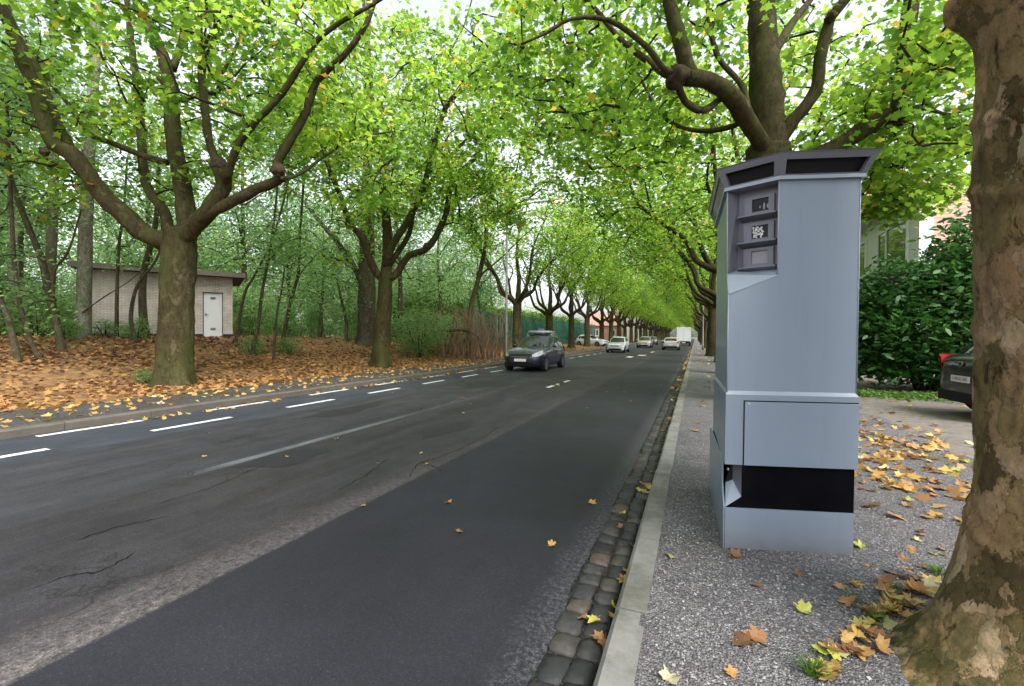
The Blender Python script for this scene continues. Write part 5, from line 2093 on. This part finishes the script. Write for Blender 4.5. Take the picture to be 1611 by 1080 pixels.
        bm.to_mesh(me)
        bm.free()
        link_mesh('door_mirror', me, paint, root, True)
        a = Acc()
        for yy in (ws[0] - 1.0, ws[0] - 1.95):
            a.box(sx * (hw + .004) - .012, sx * (hw + .004) + .012, yy - .09, yy + .09, .84, .865)
        a.build('door_handle', paint, root)
    a = Acc()
    a.prism([(-hw * .42, hl + .006, .58), (hw * .42, hl + .006, .58), (hw * .50, hl - .012, .67), (-hw * .50, hl - .012, .67)], (0, -.05, 0))
    gr = a.build('grille', M['black'], root)
    a = Acc()
    a.tube([(-hw * .44, hl + .012, .625), (-hw * .15, hl + .02, .612), (hw * .15, hl + .02, .612), (hw * .44, hl + .012, .625)], [.012] * 4, 6)
    a.build('chrome_bar', M['silver'], gr)
    a = Acc()
    a.prism([(-hw * .72, hl - .03, .24), (hw * .72, hl - .03, .24), (hw * .62, hl + .004, .38), (-hw * .62, hl + .004, .38)], (0, -.06, 0))
    a.build('lower_grille', M['black'], root)
    a = Acc()
    a.box(-.26, .26, hl + .01, hl + .03, .435, .545)
    a.build('number_plate', M['plate'], root)
    a = Acc()
    a.box(-.26, .26, -hl - .025, -hl - .004, tail_z - .50, tail_z - .39)
    rp = a.build('number_plate', M['plate'], root)
    a = Acc()
    a.box(-hw * .80, hw * .80, -hl - .012, -hl + .05, .26, .44)
    a.build('rear_bumper', M['black'], root, bevel=.01)
    if rails:
        for sx in (-1, 1):
            a = Acc()
            pp, par = catmull([np.array([sx * wt_ * .96, y1 - .2, H - .03]), np.array([sx * wt_ * .96, y1 - .35, H + .05]), np.array([sx * wt_ * .94, r1_ + .5, H + .05]), np.array([sx * wt_ * .94, r1_ + .3, H - .03])], .15)
            a.tube(pp, [.018] * len(pp), 6)
            a.build('roof_rail', M['silver'], root, True)
    return root


dk = car('car', 'dark navy small family car driving towards the camera, nearest on the road', (-6.72, 19.62, 0), PI, M['car_navy'], rails=True, H=1.56)
bm = bmesh.new()
bmesh.ops.create_cube(bm, size=1)
bmesh.ops.bevel(bm, geom=bm.edges[:], offset=.12, segments=3, affect='EDGES')
for v in bm.verts:
    v.co = Vector((v.co.x * 1.05, v.co.y * 1.15 - .72, v.co.z * .13 + 1.675))
me = bpy.data.meshes.new('roof_box')
bm.to_mesh(me)
bm.free()
link_mesh('roof_box', me, M['car_silver'], dk, True)
a = Acc()
a.prism([(-.16, -.6, 1.74), (.16, -.6, 1.74), (.11, -.6, 1.84), (-.11, -.6, 1.84)], (0, -.12, 0))
sg = a.build('roof_sign', plain('sign_blue', (.16, .16, .42), .4, .4), dk, bevel=.01)
sg['label'] = 'small blue sign on top of the roof box'

car('car', 'white small car coming towards the camera behind the dark one', (-6.75, 43.4, 0), PI, M['car_white'], L=3.9, W=1.70, H=1.46, belt=.92, hood=.90)
car('car', 'beige car coming towards the camera, farthest of the oncoming three', (-6.3, 63.5, 0), PI, M['car_beige'], L=4.2, W=1.78, H=1.5, belt=.95)
car('car', 'pale silver sedan driving away in the right lane', (-2.55, 55.3, 0), 0, M['car_silver'], L=4.5, W=1.8, H=1.40, belt=.93, hood=.90, rear=(1.75, .95), tail_z=1.02)
car('car', 'white car parked at the left between two plane trees', (-12.9, 60.4, .14), -1.9, M['car_white'], L=4.3, W=1.78, H=1.5, belt=.95)
car('car', 'dark grey car standing far off at the left kerb', (-7.4, 88, 0), PI, M['car_grey'], L=4.2, W=1.78, H=1.5, belt=.95)
rcn = P(1512, 600, 8.0)
dc = car('car', 'dark parked car half hidden behind the near trunk, rear end showing', (rcn[0] + 2.05 * math.sin(1.52), rcn[1] + 2.05 * math.cos(1.52), .13), -1.52, M['car_black'], L=4.1, W=1.75, H=1.52, belt=.98, rear=(1.98, 1.5), tail_z=1.12)
# emblem and plate lettering on its tailgate
hl = 2.05
a = Acc()
a.prism([(-.055, -hl - .006, .98), (.055, -hl - .006, .98), (.055, -hl - .006, .93), (0, -hl - .012, .885), (-.055, -hl - .006, .93)], (0, -.012, 0))
em = a.build('emblem', M['silver'], dc)
a = Acc()
a.prism([(-.028, -hl - .022, .965), (.028, -hl - .022, .965), (.028, -hl - .022, .935), (0, -hl - .024, .912), (-.028, -hl - .022, .935)], (0, -.003, 0))
a.build('emblem_inset', M['black'], em)
text_mesh('plate_text', '1-WUU-305', .085, M['plate_red'], dc, Matrix.Translation((0, -hl - .027, 1.12 - .445)) @ Matrix.Rotation(PI / 2, 4, 'X'))


def van():
    root = thing('delivery_van', 'white box van driving away far down the right lane', 'van', (-1.75, 80, 0))
    a = Acc()
    a.box(-1.08, 1.08, -2.2, 1.9, .75, 3.0)
    a.build('cargo_box', M['car_white'], root, bevel=.05)
    a = Acc()
    a.prism([(-1.0, 1.92, .45), (-1.0, 3.6, .45), (-1.0, 3.6, 1.15), (-1.0, 3.0, 1.95), (-1.0, 1.92, 2.1)], (2.0, 0, 0))
    cb = a.build('cab', M['car_white'], root, bevel=.06)
    a = Acc()
    a.add([(-.85, 3.595, 1.25), (.85, 3.595, 1.25), (.8, 3.07, 1.92), (-.8, 3.07, 1.92)], [(0, 1, 2, 3)])
    a.build('windscreen', M['car_glass'], cb)
    a = Acc()
    a.box(-.95, .95, -2.25, 3.4, .42, .75)
    a.build('chassis', M['black'], root)
    for sx in (-1, 1):
        for y in (-1.2, 2.7):
            a = Acc()
            a.tube([(sx * .75, y, .36), (sx * 1.02, y, .36)], [.36, .36], 20)
            a.build('wheel', M['rubber'], root, True)
        a = Acc()
        a.box(sx * .93 - .09, sx * .93 + .09, -2.27, -2.255, .5, .64)
        a.build('tail_light', M['tail_light'], root)
    a = Acc()
    a.box(-.01, .01, -2.215, -2.203, .85, 2.9)
    a.build('door_seam', M['post_grey'], root)
    a = Acc()
    a.box(-.26, .26, -2.27, -2.255, .5, .61)
    a.build('number_plate', M['plate'], root)


van()


# ------------------------------------------------------------------ fallen leaves
def fl_mesh(i):
    rr_ = random.Random(40 + i)
    curl = rr_.uniform(.15, .9)
    fold = rr_.uniform(.0, .6)
    nout = 40
    ring = []
    for k_ in range(nout):
        th = 2 * PI * k_ / nout                     # 0 = tip of the leaf
        d_ = (th + PI) % (2 * PI) - PI
        r = .33
        for a0, amp, wd in ((0, .27, .30), (.98, .23, .29), (-.98, .23, .29), (1.9, .15, .30), (-1.9, .15, .30)):
            r += amp * math.exp(-((d_ - a0) / wd) ** 2)
        r *= 1 + .10 * math.sin(th * 13 + i) * (1 if abs(d_) < 2.4 else .3) + rr_.uniform(-.05, .05)
        if abs(d_) > 2.7:
            r *= .62
        ring.append((r * math.sin(d_), r * math.cos(d_)))
    vs = [(0, 0, 0)] + [(x * .55, y * .55, 0) for x, y in ring] + [(x, y, 0) for x, y in ring]
    ph = rr_.uniform(0, 6)
    out = []
    for x, y, z in vs:
        q = math.hypot(x, y)
        zz = curl * (x * x * (1 + fold) + y * y * .5) + fold * .35 * abs(x) + .10 * q * math.sin(3 * math.atan2(y, x) + ph)
        out.append((x * (1 - .35 * fold * abs(x)), y, zz))
    fs = [(0, 1 + k_, 1 + (k_ + 1) % nout) for k_ in range(nout)] + [(1 + k_, 1 + nout + k_, 1 + nout + (k_ + 1) % nout, 1 + (k_ + 1) % nout) for k_ in range(nout)]
    b_ = len(out)
    out += [(-.014, -.12, .02), (.014, -.12, .02), (.05, -.55, .06), (.03, -.55, .06)]
    fs.append((b_, b_ + 1, b_ + 2, b_ + 3))
    me = bpy.data.meshes.new('fallen_leaf')
    me.from_pydata(out, [], fs)
    me.materials.append(M['fallen_leaf'])
    me.polygons.foreach_set('use_smooth', [True] * len(me.polygons))
    return me


FL = [fl_mesh(i) for i in range(14)]


def fallen(x, y, z, s, label, group, tip=.25):
    o = bpy.data.objects.new('fallen_leaf', rr.choice(FL))
    COL.objects.link(o)
    o.location = (x, y, z + .004)
    s *= .9
    o.scale = (s, s * rr.uniform(.8, 1.1), s * rr.uniform(.6, 1.6))
    o.rotation_euler = (rr.uniform(-tip, tip), rr.uniform(-tip, tip), rr.uniform(0, 6.28))
    tag(o, label, 'leaf', group)
    return o


def gp(x, y, z=.126):
    d = ray(x, y)
    t = (z - CAM_H) / d[2]
    q = CAM + d * t
    return q


# single leaves that can be picked out
for qx, qy, s, lab in ((1158, 876, .10, 'curled orange leaf at the foot of the cabinet front'), (1265, 963, .09, 'lone brown leaf on the gravel between cabinet and near trunk'), (1165, 1012, .12, 'large orange and pale leaf lying low on the path'),
                       (1195, 1007, .10, 'pale green leaf beside the large orange leaf'), (1053, 1072, .08, 'yellow green leaf next to the kerb at the bottom edge'), (1152, 1062, .06, 'small yellow leaf on the gravel at the bottom edge'),
                       (1254, 905, .06, 'small green yellow leaf in front of the cabinet'), (1190, 923, .06, 'narrow brown leaf in front of the cabinet'), (1056, 877, .07, 'small yellow green leaf beside the kerb left of the cabinet'), (1352, 862, .08, 'orange leaf just right of the cabinet base'),
                       (1318, 925, .07, 'yellow leaf on the gravel before the near trunk'), (1300, 1062, .13, 'big yellow leaf at the weeds by the bottom edge')):
    q = gp(qx, qy)
    fallen(q[0], q[1], .13, s * 1.25, lab, None)
q = gp(930, 792, 0)
fallen(q[0], q[1], .004, .10, 'single orange leaf lying on the new asphalt', None)
cnt = 0
while cnt < 90:                                # drift behind the cabinet
    x, y = rr.gauss(1.9, .65), rr.gauss(6.3, 1.2)
    if x < 1.05 or x > 4 or y < 4.4 or y > 9.5:
        continue
    fallen(x, y, gz(x, y) + .008, rr.uniform(.09, .15), 'fallen orange leaf in the drift on the gravel behind the cabinet', 'leaf drift behind the cabinet')
    cnt += 1
cnt = 0
while cnt < 60:                                # heap against the root flare
    qx = rr.uniform(1285, 1470)
    line = 1080 - (qx - 1285) * .95
    qy = line + rr.gauss(-8, 24)
    if qy < 905 or qy > 1078:
        continue
    q = gp(qx, qy)
    if math.hypot(q[0] - 1.52, q[1] - 2.5) < .62 and rr.random() < .6:
        continue
    fallen(q[0], q[1], .13 + rr.uniform(0, .03), rr.uniform(.07, .12), 'fallen leaf in the heap against the near trunk roots', 'leaf heap at the near trunk', .5)
    cnt += 1
for i in range(22):
    qx, qy = rr.uniform(1335, 1490), rr.uniform(835, 985)
    q = gp(qx, qy)
    if math.hypot(q[0] - 1.52, q[1] - 2.5) > .6:
        fallen(q[0], q[1], .13, rr.uniform(.06, .10), 'leaf scattered on the gravel between the cabinet and near trunk', 'leaves between cabinet and near trunk', .4)
for i in range(34):                            # gutter
    y = 2.2 + 12 * rr.random() ** 1.5
    x = rr.gauss(-.43, .07)
    fallen(min(x, -.39), y, .022, rr.uniform(.06, .10), 'yellow or orange leaf caught in the cobbled gutter', 'leaves in the gutter', .4)
for i in range(34):                            # road
    x, y = rr.uniform(-8.6, -.9), rr.uniform(2.5, 16)
    fallen(x, y, .004, rr.uniform(.05, .09), 'small scattered leaf lying on the asphalt road', 'leaves on the road')
for i in range(40):                            # left verge
    x, y = rr.uniform(-10.9, -9.2), rr.uniform(3.5, 16)
    fallen(x, y, gz(x, y) + .01, rr.uniform(.08, .13), 'pale yellow leaf scattered on the dark left verge', 'leaves on the left verge')


def litter():
    rng = np.random.default_rng(95)
    pts, tint = [], []
    n_ = 88000
    x = -10.6 - 17 * rng.uniform(0, 1, n_) ** 1.25
    y = rng.uniform(.5, 48, n_)
    for a_, b_ in zip(x, y):
        dens = .8 + 1.1 * mnoise.noise((a_ * .45, b_ * .45, 8))
        edge = sstep(-10.5, -11.8, a_ + .5 * mnoise.noise((b_ * .8, 0, 2)))
        clear = 1 - .75 * sstep(3.2, 1.5, math.hypot((a_ + 18.5) * .8, (b_ - 18.0) * .6))
        if rng.uniform() > dens * edge * clear:
            continue
        pts.append((a_, b_, gz(a_, b_) + rng.uniform(.01, .05)))
        yb = sstep(-16, -11.2, a_)
        patch = .5 + .5 * mnoise.noise((a_ * .6, b_ * .6, 31))
        tint.append(min(1, max(0, rng.uniform(0, 1) * .55 + .28 * yb * rng.uniform(.4, 1.0) + .30 * (patch - .35))))
    # right side, beyond the singled-out ones
    for i in range(2600):
        a_, b_ = rng.uniform(.0, 9), rng.uniform(7, 60)
        d = .35 + .65 * mnoise.noise((a_ * .6, b_ * .35, 4))
        if rng.uniform() > d:
            continue
        pts.append((a_, b_, gz(a_, b_) + .02))
        tint.append(rng.uniform(.4, 1))
    for i in range(420):                       # rest of the drift behind the cabinet
        a_, b_ = rng.normal(2.1, .8), rng.normal(6.6, 1.5)
        if a_ > 1.05 and b_ > 4.3:
            pts.append((a_, b_, gz(a_, b_) + .02))
            tint.append(rng.uniform(.4, 1))
    for i in range(700):                       # gutter far away and kerb line at the left
        if rng.uniform() < .5:
            pts.append((rng.normal(-.42, .06), rng.uniform(13, 60), .03))
        else:
            pts.append((rng.uniform(-8.97, -8.6), rng.uniform(4, 50), .012))
        tint.append(rng.uniform(.4, 1))
    for i in range(520):
        b_ = rng.uniform(2, 20)
        a_ = -9.2 - 1.9 * rng.uniform(0, 1) ** .7
        pts.append((a_, b_, gz(a_, b_) + .015))
        tint.append(rng.uniform(.65, 1))
    for i in range(700):
        b_ = rng.uniform(16, 55)
        a_ = rng.uniform(-11, -9.2)
        pts.append((a_, b_, gz(a_, b_) + .015))
        tint.append(rng.uniform(.5, 1))
    o = link_mesh('leaf_litter', leaves_mesh('leaf_litter', np.array(pts), .108, L_PALM, rng, .45, tint=np.array(tint)), M['leaf_litter'])
    o['kind'] = 'stuff'
    tag(o, 'carpet of orange brown fallen leaves under the left trees', 'leaf litter')


litter()


# ------------------------------------------------------------------ grass tufts and weeds
def tuft(loc, label, nb, h, spread, seed, group=None):
    rng = np.random.default_rng(seed)
    vs, fs, ti = [], [], []
    for i in range(nb):
        az = rng.uniform(0, 2 * PI)
        d = np.array([math.cos(az), math.sin(az), 0])
        s = np.array([-d[1], d[0], 0])
        b_ = d * rng.uniform(0, spread * .3)
        hh = h * rng.uniform(.5, 1.1)
        w_ = rng.uniform(.003, .006)
        lean = rng.uniform(.3, 1.0) * spread
        k_ = len(vs)
        for t in (0, .5, 1):
            c = b_ + d * lean * t * t + np.array([0, 0, hh * (t - .25 * t * t)])
            vs += [c - s * w_ * (1.05 - t), c + s * w_ * (1.05 - t)]
        fs += [(k_, k_ + 1, k_ + 3, k_ + 2), (k_ + 2, k_ + 3, k_ + 5, k_ + 4)]
        ti += [rng.uniform(0, 1)] * 2
    me = bpy.data.meshes.new('grass_tuft')
    me.from_pydata([tuple(v) for v in vs], [], fs)
    at = me.attributes.new('tint', 'FLOAT', 'FACE')
    at.data.foreach_set('value', np.array(ti, np.float32))
    o = link_mesh('grass_tuft', me, M['grass'])
    o.location = loc
    tag(o, label, 'grass', group)


for i, (qx, qy, nb, h, lab) in enumerate([(1275, 1062, 60, .10, 'grass tuft at the bottom edge by the big yellow leaf'), (1475, 905, 50, .09, 'grass tuft hard against the near trunk'), (1375, 975, 45, .07, 'grass tuft above the leaf heap near the trunk'),
                                          (1400, 925, 40, .05, 'low grass tuft among leaves before the near trunk'), (1345, 945, 26, .05, 'thin grass tuft on the gravel before the near trunk')]):
    q = gp(qx, qy)
    tuft((q[0], q[1], .125), lab, nb, h, .09, 300 + i)
rng = np.random.default_rng(97)
gpts = np.stack([rng.uniform(3.6, 7.5, 2600), rng.normal(13.3, .35, 2600), np.zeros(2600)], 1)
gpts[:, 2] = .15 + rng.uniform(0, .08, len(gpts))
o = link_mesh('grass_strip', leaves_mesh('grass_strip', gpts, .10, L_LONG, rng, 1.6), M['grass'])
o['kind'] = 'stuff'
tag(o, 'strip of fresh green ground plants before the laurel bush', 'ground cover')
